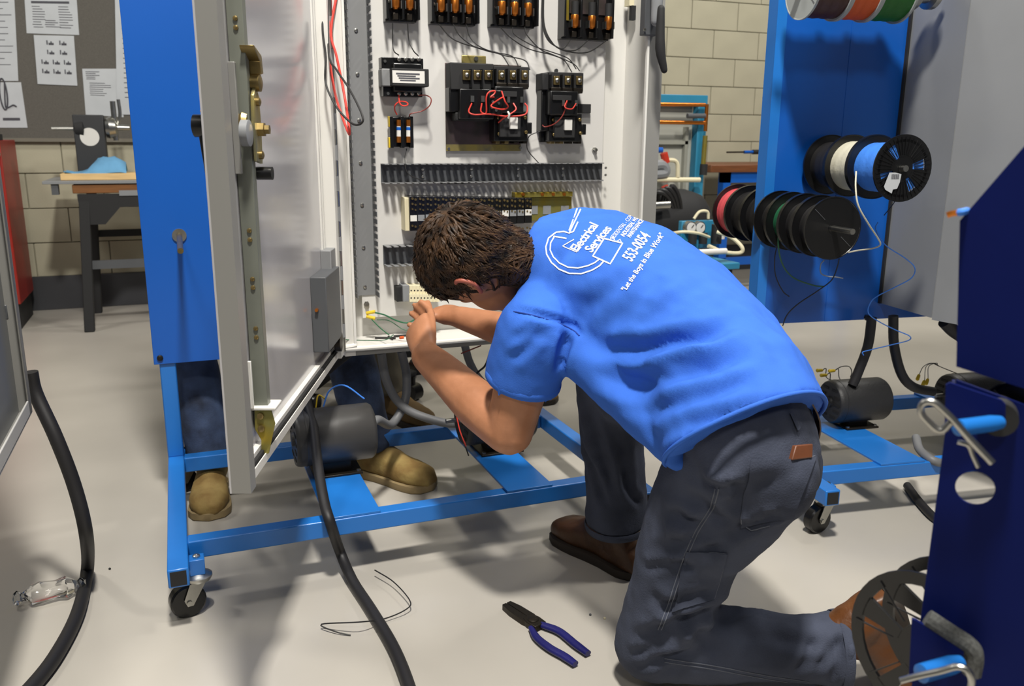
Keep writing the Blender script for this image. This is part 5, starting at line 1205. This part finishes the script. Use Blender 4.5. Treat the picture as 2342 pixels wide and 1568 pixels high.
hand(bd, Lw, None, Lkn, -FW*.8-RT*.55, RT*.8+UP*.4, (.75, 1.0, .7), tips=[D(962, 690, 2.10), D(948, 698, 2.11), D(940, 716, 2.12), D(936, 742, 2.11)], thumb_tip=D(978, 692, 2.11), fr=.0095)
Rkn = D(1003, 712, 2.16)
hand(bd, Rw, None, Rkn, UP*.75-FW*.35, -UP*.2-FW*.6+RT*.0, (.35, .55, .45), tips=[D(966, 697, 2.17), D(964, 706, 2.18), D(968, 716, 2.19), D(975, 726, 2.19)], thumb_tip=D(972, 702, 2.13), fr=.0085)
for h_, k_, r_ in ((Lh, Lk, .07), (Rh, Rk, .07)): bd.limb([h_, k_], [.075, .05], 16, 3)
bd.limb([Lk+ZZ*.0, La], [.05, .036], 16, 3); bd.limb([Rk, Ra], [.05, .036], 16, 3)
# head
cr = (-.86*RT+.42*UP-.18*FW).normalized()
fc = (-.30*RT-.62*UP+.62*FW); fc = (fc-cr*fc.dot(cr)).normalized(); lf = cr.cross(fc)
hb = MB()
hb.sphere(hc_+cr*.015-fc*.008, 1, 24, 16, (fc*.102, lf*.082, cr*.110))
hb.sphere(hc_-cr*.055+fc*.030, 1, 20, 12, (fc*.062, lf*.056, cr*.062))
hb.sphere(hc_-cr*.098+fc*.058, 1, 14, 10, (fc*.024, lf*.026, cr*.022))
hb.limb([hc_+fc*.086+cr*.012, hc_+fc*.100-cr*.018, hc_+fc*.096-cr*.030], [.009, .014, .010], 12, 3)
for s in (-1, 1): hb.sphere(hc_+fc*.080+lf*.030*s+cr*.018, .012, 10, 7); hb.sphere(hc_+fc*.080-cr*.055+lf*.008*s, .012, 10, 7)
for s in (-1, 1):
    e0 = hc_+lf*(.076*s)-fc*.006-cr*.004
    hb.v += []
    hb.limb([e0-cr*.028+fc*.004, e0+cr*.0-fc*.010+lf*.010*s, e0+cr*.024-fc*.006+lf*.012*s, e0+cr*.028+fc*.010+lf*.005*s], [.008, .0085, .008, .006], 10, 4)
    hb.sphere(e0+lf*.003*s, .013, 10, 7)
bd.v, bd.f = bd.v, bd.f
bd.add(hb.v, hb.f)
body = organic(bd, .0048, 5)
for mcol in (): pass
place_mesh(body, 'body', M_skin, man)
for s in (-1, 1):
    ey = MB().sphere(hc_+fc*.086+lf*.030*s+cr*.018, .0095, 12, 8); place_mesh(ey, 'eye', M_white, man)
# reddened ear rim
e0 = hc_+lf*.078-fc*.006-cr*.004
er = MB().tube([e0-cr*.026+fc*.002+lf*.008, e0-cr*.005-fc*.014+lf*.014, e0+cr*.018-fc*.012+lf*.017, e0+cr*.030-fc*.001+lf*.014, e0+cr*.027+fc*.011+lf*.008], .0048, 10, 5)
place_mesh(er, 'ear_rim', M_ear, man)
# hair: a skull cap of tapering locks over a shaped base
hr_ = MB()
hr_.sphere(hc_+cr*.026-fc*.016, 1, 30, 20, (fc*.104, lf*.087, cr*.106))
hr_.sphere(hc_-cr*.060-fc*.055, 1, 20, 14, (fc*.052, lf*.064, cr*.075))
hr_.sphere(hc_+cr*.035+fc*.045, 1, 20, 14, (fc*.062, lf*.070, cr*.078))
base = organic(hr_, .007, 6); wob(base, .004, 30); bt_ = bvh(base)
hair = place_mesh(base, 'hair', M_hair, man)
whorl = hc_+cr*.105-fc*.055
lk = MB(); rng = random.Random(11)
for i in range(2000):
    th, ph = rng.random()*2*math.pi, math.acos(1-1.75*rng.random()); 
    ax_ = (cr*.75-fc*.55).normalized(); e1_ = lf; e2_ = ax_.cross(e1_)
    dv = ax_*math.cos(ph)+(e1_*math.cos(th)+e2_*math.sin(th))*math.sin(ph)
    st_ = bt_.ray_cast(hc_-fc*.01+cr*.01+dv*.3, -dv)
    if st_[0] is None: continue
    p = st_[0]; n_ = (p-(hc_+cr*.0)).normalized()
    # keep the face and ears clear
    rel = p-hc_
    if rel.dot(fc) > .03 and rel.dot(cr) < .035: continue
    if abs(rel.dot(lf)) > .055 and rel.dot(cr) < .0 and rel.dot(fc) > -.03: continue
    flow = (e1_*math.cos(th)+e2_*math.sin(th)); flow = flow+e1_.cross(ax_)*0+ax_.cross(dv)*.35+Vector((rng.uniform(-.3, .3), rng.uniform(-.3, .3), rng.uniform(-.3, .3)))
    Ln = .030+.035*rng.random(); pts = [p-n_*.003]; q_ = p
    for k in range(4):
        flow = (flow-n_*flow.dot(n_)).normalized(); q_ = q_+flow*Ln/4
        h_ = bt_.find_nearest(q_); nn_ = (q_-hc_).normalized(); q_ = h_[0]+nn_*(.0035+.0045*(k/3)*rng.random()+(.004 if k == 3 else 0)); n_ = nn_; pts.append(q_.copy())
        flow = flow+Vector((rng.uniform(-.25, .25), rng.uniform(-.25, .25), rng.uniform(-.25, .25)))
    lk.tube(pts, [.0034, .0036, .0028, .0018, .0003], 5, 2)
place_mesh(lk, 'hair_locks', M_hair, hair, kind='stuff')
# ---- T-shirt
spine = [PM, PM.lerp(C7, .3), PM.lerp(C7, .6), PM.lerp(C7, .85), C7]
def tors(c, lat, thick, up_, n=28):
    return [Vector(c)+Vector(lat)*math.copysign(abs(math.cos(2*math.pi*j/n))**.85, math.cos(2*math.pi*j/n))+Vector(thick)*math.copysign(abs(math.sin(2*math.pi*j/n))**.85, math.sin(2*math.pi*j/n)) for j in range(n)]
sp = (C7-PM).normalized()
latH = (Rh-Lh).normalized(); latS = (Rs-Ls).normalized()
def orth(l): l = l-sp*l.dot(sp); return l.normalized()
sh = MB(); rings = []
SPs = smooth_pts(SP, 6)
def spn(t_):
    u = max(0, min(1, t_))*(len(SPs)-1); i = min(int(u), len(SPs)-2); p = SPs[i].lerp(SPs[i+1], u-i); tg_ = (SPs[min(i+2, len(SPs)-1)]-SPs[max(i-1, 0)]).normalized()
    if t_ < 0: p = p+tg_*t_*.5
    if t_ > 1: p = p+tg_*(t_-1)*.5
    return p, tg_
def ring_at(t_, hw, ht, tw, sb=0, tilt=0, n=28, k=None):
    k = max(0, min(1, (.30-t_)/.34))*.50 if k is None else k
    p, tg_ = spn(t_); l = latH.lerp(latS, tw); l = (l-tg_*l.dot(tg_)).normalized(); th_ = tg_.cross(l); th_ = th_ if th_.dot(UP) > 0 else -th_
    th2 = (th_-tg_*tilt)
    return tors(p+th_*sb, (l+tg_*k)*hw, th2*ht, None, n), l, th_, tg_, p
secs = [(-.07, .172, .146, 0, 0, -.03), (0, .172, .146, 0, 0, 0), (.12, .172, .148, .05, 0, 0), (.28, .172, .142, .15, 0, 0), (.45, .175, .140, .35, 0, 0),
        (.62, .182, .140, .6, .0, 0), (.78, .186, .128, .85, 0, 0), (.90, .165, .108, 1, 0, 0), (1.0, .115, .084, 1, .004, 0), (1.05, .078, .070, 1, .006, 0)]
for t_, hw, ht, tw, sb, tl in secs: rings.append(ring_at(t_, hw, ht, tw, sb, tl)[0])
sh.ring(rings)
T_l = orth(latH); T_u = sp.cross(T_l); T_u = T_u if T_u.z > 0 else -T_u
# shoulders, sleeves
sh.limb([Ls, (Ls+Rs)/2+T_u*-.03, Rs], [.070, .085, .072], 20, 4)
slL = D(1196, 868, 1.735)
sh.lathe(Ls+(Ls-slL).normalized()*.02, slL-Ls, [(0, .070), (.04, .079), (.12, .080), (.17, .079), ((slL-Ls).length+.022, .078)], 24)
slR = Rs.lerp(Re, .62)
sh.lathe(Rs, slR-Rs, [(0, .066), (.06, .07), ((slR-Rs).length, .072)], 24)
# front hem hanging under the belly
sh.limb([D(1550, 1040, 1.45), D(1495, 970, 1.51), D(1420, 885, 1.60), D(1335, 800, 1.68)], [.028, .043, .055, .06], 18, 4)
shm = organic(sh, .0075, 7)
tr_ = bvh(shm)
def hp_(*pts): return [h for h in (hit(tr_, x, y) for x, y in pts) if h is not None]
cr_l = [
 (hp_((1135, 712), (1180, 712), (1250, 725), (1310, 745), (1330, 770)), .007, -.005),
 (hp_((1300, 760), (1290, 800), (1278, 850)), .012, -.010),
 (hp_((1330, 790), (1450, 800), (1600, 770), (1700, 735)), .016, -.009),
 (hp_((1350, 850), (1480, 880), (1620, 840), (1720, 800)), .018, -.011),
 (hp_((1400, 900), (1520, 930), (1650, 890), (1760, 850)), .018, -.007),
 (hp_((1500, 1010), (1600, 960), (1680, 940), (1740, 900)), .014, -.008),
 (hp_((1530, 1060), (1620, 1010), (1700, 985)), .014, -.006),
 (hp_((1300, 720), (1400, 670), (1480, 610)), .020, -.006),
 (hp_((1360, 760), (1450, 690), (1520, 630)), .018, -.006),
 (hp_((1440, 740), (1560, 690), (1620, 640)), .02, -.005),
 (hp_((1180, 640), (1260, 600), (1330, 560)), .02, -.004),
 (hp_((1200, 550), (1270, 500), (1400, 485)), .014, -.006),
 (hp_((1170, 780), (1210, 760), (1260, 770)), .010, -.003),
 (hp_((1160, 830), (1210, 790), (1240, 760)), .010, -.004),
 (hp_((1640, 700), (1740, 760), (1800, 830)), .02, -.004),
 (hp_((1480, 830), (1560, 800), (1640, 810)), .012, .005),
]
crease(shm, [c for c in cr_l if len(c[0]) > 1]); wob(shm, .0022, 14); wob(shm, .0009, 40)
shirt = place_mesh(shm, 'tshirt', M_shirt, man)
tr_ = bvh(shm)
hr0 = ring_at(-.07, .170, .144, 0, 0, -.03, 48)[0]
SHC = [hr0[-1]]+hr0+[hr0[0]]
def on_surf(p, off=.001):
    h = tr_.find_nearest(p); return h[0]+h[1]*0+(h[0]-SP[0]).normalized()*off
frE = (slL-Ls).normalized(); eC = slL-frE*.004; _, ex_, ey_, _ = frame(eC, frE)
place_mesh(MB().ring([[eC+(ex_*math.cos(a)+ey_*math.sin(a))*(.0765+.0032*math.cos(b))+frE*(.010*math.sin(b)) for b in np.linspace(0, 2*math.pi, 9)[:-1]] for a in np.linspace(0, 2*math.pi, 41)[:-1]], False, True), 'sleeve_hem', M_shirt, shirt)
place_mesh(MB().tube([p*1.0 for p in SHC[:-1]], .0042, 7, 2), 'bottom_hem', M_shirt, shirt)
sm_ = [h for h in (hit(tr_, x, y, .0002) for x, y in ((1128, 712), (1150, 710), (1180, 713), (1215, 720), (1250, 730), (1285, 742), (1312, 756), (1325, 768))) if h is not None]
place_mesh(MB().tube(sm_, .0016, 6, 4), 'sleeve_seam', mat('dark_blue_seam', '#1c3f8f', .9), shirt)
# printed back: drawn flat, laid on the cloth
PR = MB()
def on_shirt(x, y, off=.0012): return hit(tr_, x, y, off)
def strip(pts, wpx, closed=False):
    P = [Vector((x, y)) for x, y in pts]
    if closed: P.append(P[0])
    Q = []
    for a, b in zip(P, P[1:]):
        k = max(1, int((b-a).length/5))
        for i in range(k): Q.append(a.lerp(b, i/k))
    Q.append(P[-1])
    L_, R_ = [], []
    for i, p in enumerate(Q):
        d = (Q[min(i+1, len(Q)-1)]-Q[max(i-1, 0)]); d = d.normalized() if d.length else Vector((1, 0)); n = Vector((-d.y, d.x))*wpx/2
        L_.append(on_shirt(p.x+n.x, p.y+n.y)); R_.append(on_shirt(p.x-n.x, p.y-n.y))
    for i in range(len(Q)-1):
        c = (L_[i], L_[i+1], R_[i+1], R_[i])
        if all(v is not None for v in c): PR.add(c, [(0, 1, 2, 3)])
def text_on(s, x0, y0, ux, uy, vx, vy, bold=True, sp_=1.0, outline=0):
    """baseline start (x0,y0) px, one em right = (ux,uy), one em up = (vx,vy)"""
    cu = bpy.data.curves.new('t', 'FONT'); cu.body = s; cu.size = 1; cu.resolution_u = 3; cu.space_character = sp_
    if bold: cu.offset = .022
    ob = bpy.data.objects.new('t', cu); COL.objects.link(ob); dg = bpy.context.evaluated_depsgraph_get()
    me = bpy.data.meshes.new_from_object(ob.evaluated_get(dg)); bm = bmesh.new(); bm.from_mesh(me)
    bmesh.ops.triangulate(bm, faces=bm.faces); bmesh.ops.subdivide_edges(bm, edges=[e for e in bm.edges if e.calc_length() > .25], cuts=2)
    bmesh.ops.triangulate(bm, faces=bm.faces)
    vs = [on_shirt(x0+v.co.x*ux+v.co.y*vx, y0+v.co.x*uy+v.co.y*vy) for v in bm.verts]; bm.verts.index_update()
    idx = {}; out = []
    for i, v in enumerate(vs):
        if v is not None: idx[i] = len(out); out.append(v)
    PR.add(out, [tuple(idx[v.index] for v in f.verts) for f in bm.faces if all(v.index in idx for v in f.verts)])
    bm.free(); bpy.data.objects.remove(ob); bpy.data.meshes.remove(me); bpy.data.curves.remove(cu)
text_on('Electrical', 1321, 577, 14.6, -18.6, -27, -12, True, .92)
text_on('Services', 1353, 579, 15.6, -18.4, -25, -13, True, .92)
# baseline goes up-right, letters stand towards the collar
text_on('RESIDENTIAL - COM.', 1403, 549, 5.0, -6.0, -12, -7, False)
text_on('INDUSTRIAL WIRE', 1427, 543, 4.4, -5.8, -12, -7, True)
text_on('MAINTENANCE', 1441, 545, 4.4, -5.6, -12, -7, True)
text_on('553-0054', 1444, 600, 11.6, -15.6, -32, -17, True)
text_on('"Let the Boys in Blue Work"', 1431, 668, 7.6, -11.2, -15, -9, True)
def arc(cx, cy, rx, ry, a0, a1, n=40): return [(cx+rx*math.cos(a0+(a1-a0)*k/n), cy+ry*math.sin(a0+(a1-a0)*k/n)) for k in range(n+1)]
strip([(1272, 532), (1255, 545), (1249, 565), (1251, 582), (1262, 601), (1280, 616), (1303, 625), (1330, 626), (1355, 618), (1372, 608), (1381, 598)], 3.2)
strip([(1269, 540), (1260, 556), (1259, 572), (1266, 588), (1280, 602), (1299, 611), (1322, 613), (1345, 608), (1361, 601), (1370, 594)], 3.0)
strip([(1272, 532), (1290, 530), (1302, 534), (1330, 474), (1322, 472), (1302, 528)], 3.0); strip([(1266, 541), (1296, 546)], 3.0); strip([(1302, 534), (1312, 530), (1322, 508)], 3.0)
strip([(1382, 546), (1424, 557), (1396, 604), (1356, 586)], 3.2, True)
strip([(1396, 547), (1402, 543), (1406, 549)], 2); strip([(1412, 552), (1418, 548), (1421, 555)], 2)
strip([(1313, 548), (1287, 563), (1319, 577), (1330, 551)], 2.0)
place_mesh(PR, 'back_print', M_print, shirt, smooth=0, kind='stuff', label='white lettering and plug emblem across the back')
# ---- trousers
ts_ = MB()
spt = sp
latT = (Rh-Lh).normalized()
hipc = PM+Vector((0, 0, 0)); rings = []
w_up = (SP[1]-SP[0]).normalized(); hipc = SP[0]-w_up*.035; latT = (latT-w_up*latT.dot(w_up)).normalized(); thT = w_up.cross(latT); thT = thT if thT.dot(Vector((1, -.5, 0))) > 0 else -thT
for u, hw, ht, sb in ((-.13, .09, .07, -.02), (-.07, .13, .095, .0), (-.02, .148, .112, .0), (.02, .150, .116, .0), (.05, .148, .114, 0)):
    rings.append(tors(hipc+w_up*u+thT*sb, latT*hw, thT*ht, None))
ts_.ring(rings)
bL = D(1748, 1082, 1.43); ts_.sphere(bL, .090, 20, 14); ts_.sphere(D(1768, 1062, 1.59), .090, 20, 14); ts_.limb([bL, bL.lerp(Lh, .5).lerp(Lk, .35)], [.088, .085], 18, 2)
kt = Lk+Vector((-.004, -.01, .0))
ts_.limb([Lh, Lh.lerp(kt, .35)+Vector((-.0, .01, 0)), Lh.lerp(kt, .7), kt+ZZ*.012], [.108, .098, .084, .071], 22, 5)
ts_.limb([kt+ZZ*.008, kt.lerp(La, .35)+ZZ*.012, kt.lerp(La, .75)+ZZ*.008], [.071, .073, .062], 22, 5)
cf = (La-kt).normalized()
ts_.lathe(kt.lerp(La, .6)+ZZ*.006, cf, [(0, .062), (.1, .064), ((La-kt).length*.4+.005, .0735)], 24)
ts_.limb([Rh, Rh.lerp(Rk, .5), Rk-ZZ*.01], [.108, .095, .078], 22, 5)
ts_.limb([Rk-ZZ*.01, Rk.lerp(Ra, .4), Rk.lerp(Ra, .7)], [.076, .074, .070], 22, 4)
cfr = (Ra-Rk).normalized()
ts_.lathe(Rk.lerp(Ra, .55), cfr, [(0, .070), (.08, .073), ((Ra-Rk).length*.45+.0, .078)], 24)
tm_ = organic(ts_, .0078, 6)
tt_b = bvh(tm_)
def ht_(*pts): return [h for h in (hit(tt_b, x, y) for x, y in pts) if h is not None]
cl = [
 (ht_((1500, 1330), (1560, 1300), (1640, 1250), (1720, 1180)), .010, -.004),
 (ht_((1460, 1470), (1520, 1440), (1600, 1410), (1640, 1390)), .014, -.012),
 (ht_((1440, 1500), (1500, 1480), (1570, 1440)), .010, -.006),
 (ht_((1490, 1260), (1560, 1240), (1640, 1215), (1700, 1220)), .010, -.004),
 (ht_((1570, 1200), (1640, 1190), (1720, 1200)), .010, -.005),
 (ht_((1560, 1130), (1610, 1150), (1660, 1190)), .012, -.005),
 (ht_((1620, 1110), (1650, 1120), (1640, 1140)), .008, -.006),
 (ht_((1480, 1360), (1530, 1390), (1560, 1430)), .012, -.005),
 (ht_((1560, 1400), (1600, 1440), (1640, 1500)), .012, -.006),
 (ht_((1620, 1390), (1680, 1420), (1720, 1480)), .016, -.005),
 (ht_((1750, 1450), (1830, 1470), (1900, 1470)), .012, -.004),
 (ht_((1860, 1530), (1900, 1490), (1930, 1450)), .010, -.005),
 (ht_((1340, 920), (1370, 1020), (1400, 1120)), .014, -.007),
 (ht_((1390, 930), (1420, 1030), (1440, 1120)), .012, -.006),
 (ht_((1450, 1240), (1520, 1210), (1580, 1215)), .012, .005),
 (ht_((1470, 1300), (1540, 1290), (1600, 1300)), .008, -.005), (ht_((1480, 1420), (1560, 1370), (1640, 1340)), .009, -.006),
 (ht_((1600, 1100), (1680, 1110), (1700, 1150)), .009, -.005), (ht_((1680, 1230), (1740, 1190), (1800, 1170)), .010, -.006),
 (ht_((1650, 1250), (1600, 1255), (1560, 1270)), .007, -.004), (ht_((1520, 1170), (1560, 1180), (1600, 1210)), .009, -.005),
 (ht_((1640, 1430), (1700, 1400), (1780, 1410)), .010, -.005), (ht_((1820, 1540), (1850, 1500), (1860, 1450)), .009, -.005),
 (ht_((1900, 1560), (1920, 1500), (1925, 1450)), .009, -.006), (ht_((1450, 1530), (1520, 1500), (1580, 1490)), .009, -.006),
 (ht_((1330, 1000), (1360, 1080), (1380, 1160)), .010, -.007), (ht_((1420, 1060), (1440, 1120), (1470, 1160)), .009, -.006)]
crease(tm_, [c for c in cl if len(c[0]) > 1]); wob(tm_, .0028, 16); wob(tm_, .0012, 45)
trs = place_mesh(tm_, 'trousers', M_trs, man)
tt_b = bvh(tm_)
for cc, dd_, rr_ in ((La+ZZ*.003, cf, .0735), (Ra-ZZ*.002, cfr, .0785)):
    _, ex_, ey_, _ = frame(cc, dd_)
    place_mesh(MB().ring([[cc+(ex_*math.cos(a)+ey_*math.sin(a))*(rr_+.0025*math.cos(b))+dd_*(.009*math.sin(b)) for b in np.linspace(0, 2*math.pi, 9)[:-1]] for a in np.linspace(0, 2*math.pi, 37)[:-1]], False, True), 'cuff_hem', M_trs, trs)
def seam(px, r=.0011, off=.0004, name='seam'):
    P = [h for h in (hit(tt_b, x, y, off) for x, y in px) if h is not None]
    if len(P) > 2: place_mesh(MB().tube(P, r, 5, 1), name, M_stitch, trs)
def dens(pts, n=8):
    o_ = []
    for a, b in zip(pts, pts[1:]): o_ += [(a[0]+(b[0]-a[0])*i/n, a[1]+(b[1]-a[1])*i/n) for i in range(n)]
    return o_+[pts[-1]]
for off in (0, 8):
    seam(dens([(1636+off, 1118), (1625+off, 1160), (1590+off, 1215), (1565+off, 1270), (1545+off, 1330), (1525+off, 1390), (1505+off, 1440)]))
    seam(dens([(1520, 1505+off), (1620, 1520+off), (1760, 1545+off), (1850, 1558+off)]))
def patch(px, dz, name, lab=None):
    n = 14; m = MB(); G_ = []
    (ax, ay), (bx_, by_), (cx_, cy_), (dx_, dy_) = px
    for j in range(n+1):
        for i in range(n+1):
            u, v = i/n, j/n; x = (ax*(1-u)+bx_*u)*(1-v)+(dx_*(1-u)+cx_*u)*v; y = (ay*(1-u)+by_*u)*(1-v)+(dy_*(1-u)+cy_*u)*v
            G_.append(hit(tt_b, x, y, dz))
    for j in range(n):
        for i in range(n):
            q4 = (G_[j*(n+1)+i], G_[j*(n+1)+i+1], G_[(j+1)*(n+1)+i+1], G_[(j+1)*(n+1)+i])
            if all(v is not None for v in q4) and max((q4[0]-q4[2]).length, (q4[1]-q4[3]).length) < .03: m.add(q4, [(0, 1, 2, 3)])
    if m.v:
        bm = bmesh.new(); vs = [bm.verts.new(v) for v in m.v]; [bm.faces.new([vs[i] for i in f]) for f in m.f]
        bmesh.ops.remove_doubles(bm, verts=bm.verts, dist=1e-5); r = bmesh.ops.solidify(bm, geom=bm.faces[:], thickness=.0022)
        bm.verts.index_update(); m = MB(); m.v = [v.co.copy() for v in bm.verts]; m.f = [tuple(v.index for v in f.verts) for f in bm.faces]; bm.free()
        return place_mesh(m, name, M_trs, trs, 40)
patch([(1717, 1052), (1862, 1046), (1812, 1180), (1692, 1205)], .0025, 'back_pocket')
seam(dens([(1718, 1056), (1760, 1056), (1810, 1054), (1860, 1044)]), off=.003)
seam(dens([(1721, 1060), (1712, 1110), (1700, 1160), (1694, 1195), (1720, 1212), (1760, 1200)]), off=.003)
patch([(1568, 1262), (1664, 1264), (1630, 1370), (1540, 1400)], .002, 'side_pocket')
seam(dens([(1570, 1262), (1620, 1264), (1662, 1264), (1650, 1310), (1632, 1368)]), off=.0025)
for x, y in ((1822, 958),):
    P = [hit(tt_b, x+dx, y+dy, .003) for dx, dy in ((-14, -14), (-6, 4), (2, 22))]
    if all(P): place_mesh(MB().tube(P, .006, 8, 4, .35), 'belt_loop', M_trs, trs)
wp = [hit(tt_b, x, y, .004) for x, y in ((1806, 1018), (1862, 1012), (1858, 1050), (1800, 1052))]
# wallet sticks out of the back pocket
wq = [D(1802, 1052, 1.30), D(1866, 1046, 1.35), D(1871, 1012, 1.35), D(1812, 1018, 1.30)]
if all(wp): 
    dW = .0
wc = [h if h is not None else d_ for h, d_ in zip([hit(tt_b, 1803, 1052, .004), hit(tt_b, 1850, 1048, .004), hit(tt_b, 1850, 1014, .004), hit(tt_b, 1812, 1018, .004)], wq)]
nW = ((wc[1]-wc[0]).cross(wc[3]-wc[0])).normalized(); nW = nW if nW.dot(FW) < 0 else -nW
wc = [w_+nW*.004 for w_ in wc]
wm = MB().add(wc+[w_-nW*.014 for w_ in wc], [(0, 1, 2, 3), (7, 6, 5, 4), (0, 4, 5, 1), (1, 5, 6, 2), (2, 6, 7, 3), (3, 7, 4, 0)])
tag(wm.build('wallet', M_wallet, bevel=.002), 'brown leather wallet sticking out of the kneeling man’s back pocket', 'wallet')
# belt: follows the waist ring
wr = tors(hipc+w_up*.012+thT*-.0, latT*.152, thT*.120, None, 40)
bl = MB(); rg_ = []
for dz, ex in ((-.016, 1.0), (-.016, 1.02), (.016, 1.02), (.016, 1.0)):
    c0_ = hipc+w_up*.012
    rg_.append([c0_+(p-c0_)*ex+w_up*dz for p in wr])
bl.ring(rg_, False, True); place_mesh(bl, 'belt', M_belt, man, 50)
# boots
lt_, lh_ = Vector((1.20, 1.135, .015)), None
fL = (La-kt); fL.z = 0; fL.normalize()
heelL = La+fL*.062+ZZ*.030
boot(man, heelL+Vector((.02, -.012, -.095)).normalized()*.285*0+fL*.115-ZZ*.12+Vector((.0, 0, .0)), heelL+fL*.03+ZZ*.11, -fL, La+fL*-.02, M_bootl, M_sole, laces=False, wmul=.98)
dR = (onZ(1283, 1240, .0)-onZ(1450, 1335, .0)).normalized()
toeR = onZ(1276, 1222, .0); heR = toeR-dR*.30
boot(man, toeR, heR, (0, 0, 1), Ra+ZZ*.02, M_bootd, M_sole, laces=True, wmul=1.05)
# ------------------------------------------------------------------ people standing behind the panel
def legs_person(label, spots, m_tr, m_bt, m_sl, hipx, hipy, facing, top=M_khaki, hipz=.92, sit=None):
    """spots: (toe, heel, knee) for each foot"""
    c = Vector((hipx, hipy, 0)); t = thing('person', label, 'person', c); f = Vector(facing).normalized(); s = Vector((f.y, -f.x, 0))
    hip = Vector((hipx, hipy, hipz))
    b = MB(); b.limb([hip+ZZ*.05, hip+ZZ*.3, hip+ZZ*.5], [.12, .12, .11], 18); b.limb([hip+ZZ*.5-s*.18, hip+ZZ*.5+s*.18], [.055, .055], 14, 2)
    b.limb([hip+ZZ*.55, hip+ZZ*.66], [.055, .052], 14, 2); b.sphere(hip+ZZ*.76, 1, 18, 12, (s*.075, f*.095, ZZ*.115)); b.sphere(hip+ZZ*.74+f*.095, .014, 8, 6)
    for sg in (-1, 1):
        sh_ = hip+ZZ*.5+s*.19*sg; el = sh_-ZZ*.27+f*.06+s*.03*sg; wr_ = el+f*.2-ZZ*.03-s*.06*sg
        b.limb([sh_, el], [.048, .040], 14, 3); b.limb([el, wr_], [.038, .027], 14, 3)
        hand(b, wr_, None, wr_+(f*.9-ZZ*.2-s*.1*sg).normalized()*.085, ZZ, -s*sg, (.3, .5, .4))
        b.sphere(hip+ZZ*.755+s*.078*sg, .018, 8, 6)
    for i, (toe, heel, kn) in enumerate(spots): b.limb([hip+s*.09*(1 if i else -1), Vector(kn), Vector(heel).lerp(Vector(toe), .2)+ZZ*.09], [.07, .05, .035], 14, 3)
    place_mesh(organic(b, .009, 4), 'body', M_skin, t)
    for sg in (-1, 1): place_mesh(MB().sphere(hip+ZZ*.775+f*.088+s*.03*sg, .011, 10, 7), 'eye', M_white, t)
    place_mesh(organic(MB().sphere(hip+ZZ*.785-f*.012, 1, 18, 12, (s*.083, f*.096, ZZ*.108)), .01, 3), 'hair', M_hair, t)
    g_ = MB(); g_.limb([hip+ZZ*.06, hip+ZZ*.3, hip+ZZ*.46], [.145, .14, .13], 20); g_.limb([hip+ZZ*.47-s*.17, hip+ZZ*.47+s*.17], [.075, .075], 16, 3)
    for sg in (-1, 1): g_.limb([hip+ZZ*.5+s*.19*sg, hip+ZZ*.33+s*.21*sg+f*.04], [.065, .062], 14, 3)
    place_mesh(organic(g_, .011, 4), 'tshirt', top, t)
    q_ = MB(); q_.limb([hip-s*.06, hip+s*.06], [.125, .125], 18, 2)
    for i, (toe, heel, kn) in enumerate(spots):
        an = Vector(heel).lerp(Vector(toe), .22)+ZZ*.10
        q_.limb([hip+s*.09*(1 if i else -1), hip.lerp(Vector(kn), .5)+s*.05*(1 if i else -1), Vector(kn)], [.105, .092, .075], 18, 4)
        q_.limb([Vector(kn), Vector(kn).lerp(an, .5), Vector(kn).lerp(an, .85)], [.075, .072, .068], 18, 4)
        q_.lathe(Vector(kn).lerp(an, .7), an-Vector(kn), [(0, .066), (.05, .068), ((an-Vector(kn)).length*.3+.01, .070)], 20)
    qm = organic(q_, .0085, 5); wob(qm, .006, 9, (1, 1, .8)); wob(qm, .003, 26, (1, 1, .6)); place_mesh(qm, 'trousers', m_tr, t)
    for i, (toe, heel, kn) in enumerate(spots): boot(t, toe, heel, (0, 0, 1), Vector(heel).lerp(Vector(toe), .2)+ZZ*.15, m_bt, m_sl, wmul=1.08, laces=False)
    return t
def foot(tx, ty, dx, dy, L_=.29, z=0):
    toe = onZ(tx, ty, z); d = Vector((dx, dy, 0)).normalized(); return toe, toe-d*L_
tA, hA = foot(478, 1192, -.10, -1); tB, hB = foot(990, 1122, .80, -1)
legs_person('person in blue jeans and tan boots standing behind the near cart', [(tA, hA, Vector((hA.x-.03, hA.y+.10, .50))), (tB, hB, Vector((hB.x-.04, hB.y+.08, .50)))][::-1] if False else [(tB, hB, Vector((hB.x-.03, hB.y+.02, .50))), (tA, hA, Vector((hA.x-.05, hA.y+.03, .50)))],
             M_jean, M_boot, M_solet, .22, 2.80, (.1, -1, 0), mat('gray_tee', '#5a5f66', .85))
tC, hC = foot(985, 985, .5, -1); tD, hD = foot(1268, 925, .5, -1)
legs_person('person in khaki trousers and brown boots standing behind the open cabinet', [(tD, hD, Vector((hD.x, hD.y+.03, .5))), (tC, hC, Vector((hC.x-.0, hC.y+.03, .5)))],
             M_khaki, mat('dull_tan', '#6e5630', .8, var=.2), M_sole, .95, 3.15, (.2, -1, 0), mat('olive_tee', '#4c4f45', .85))
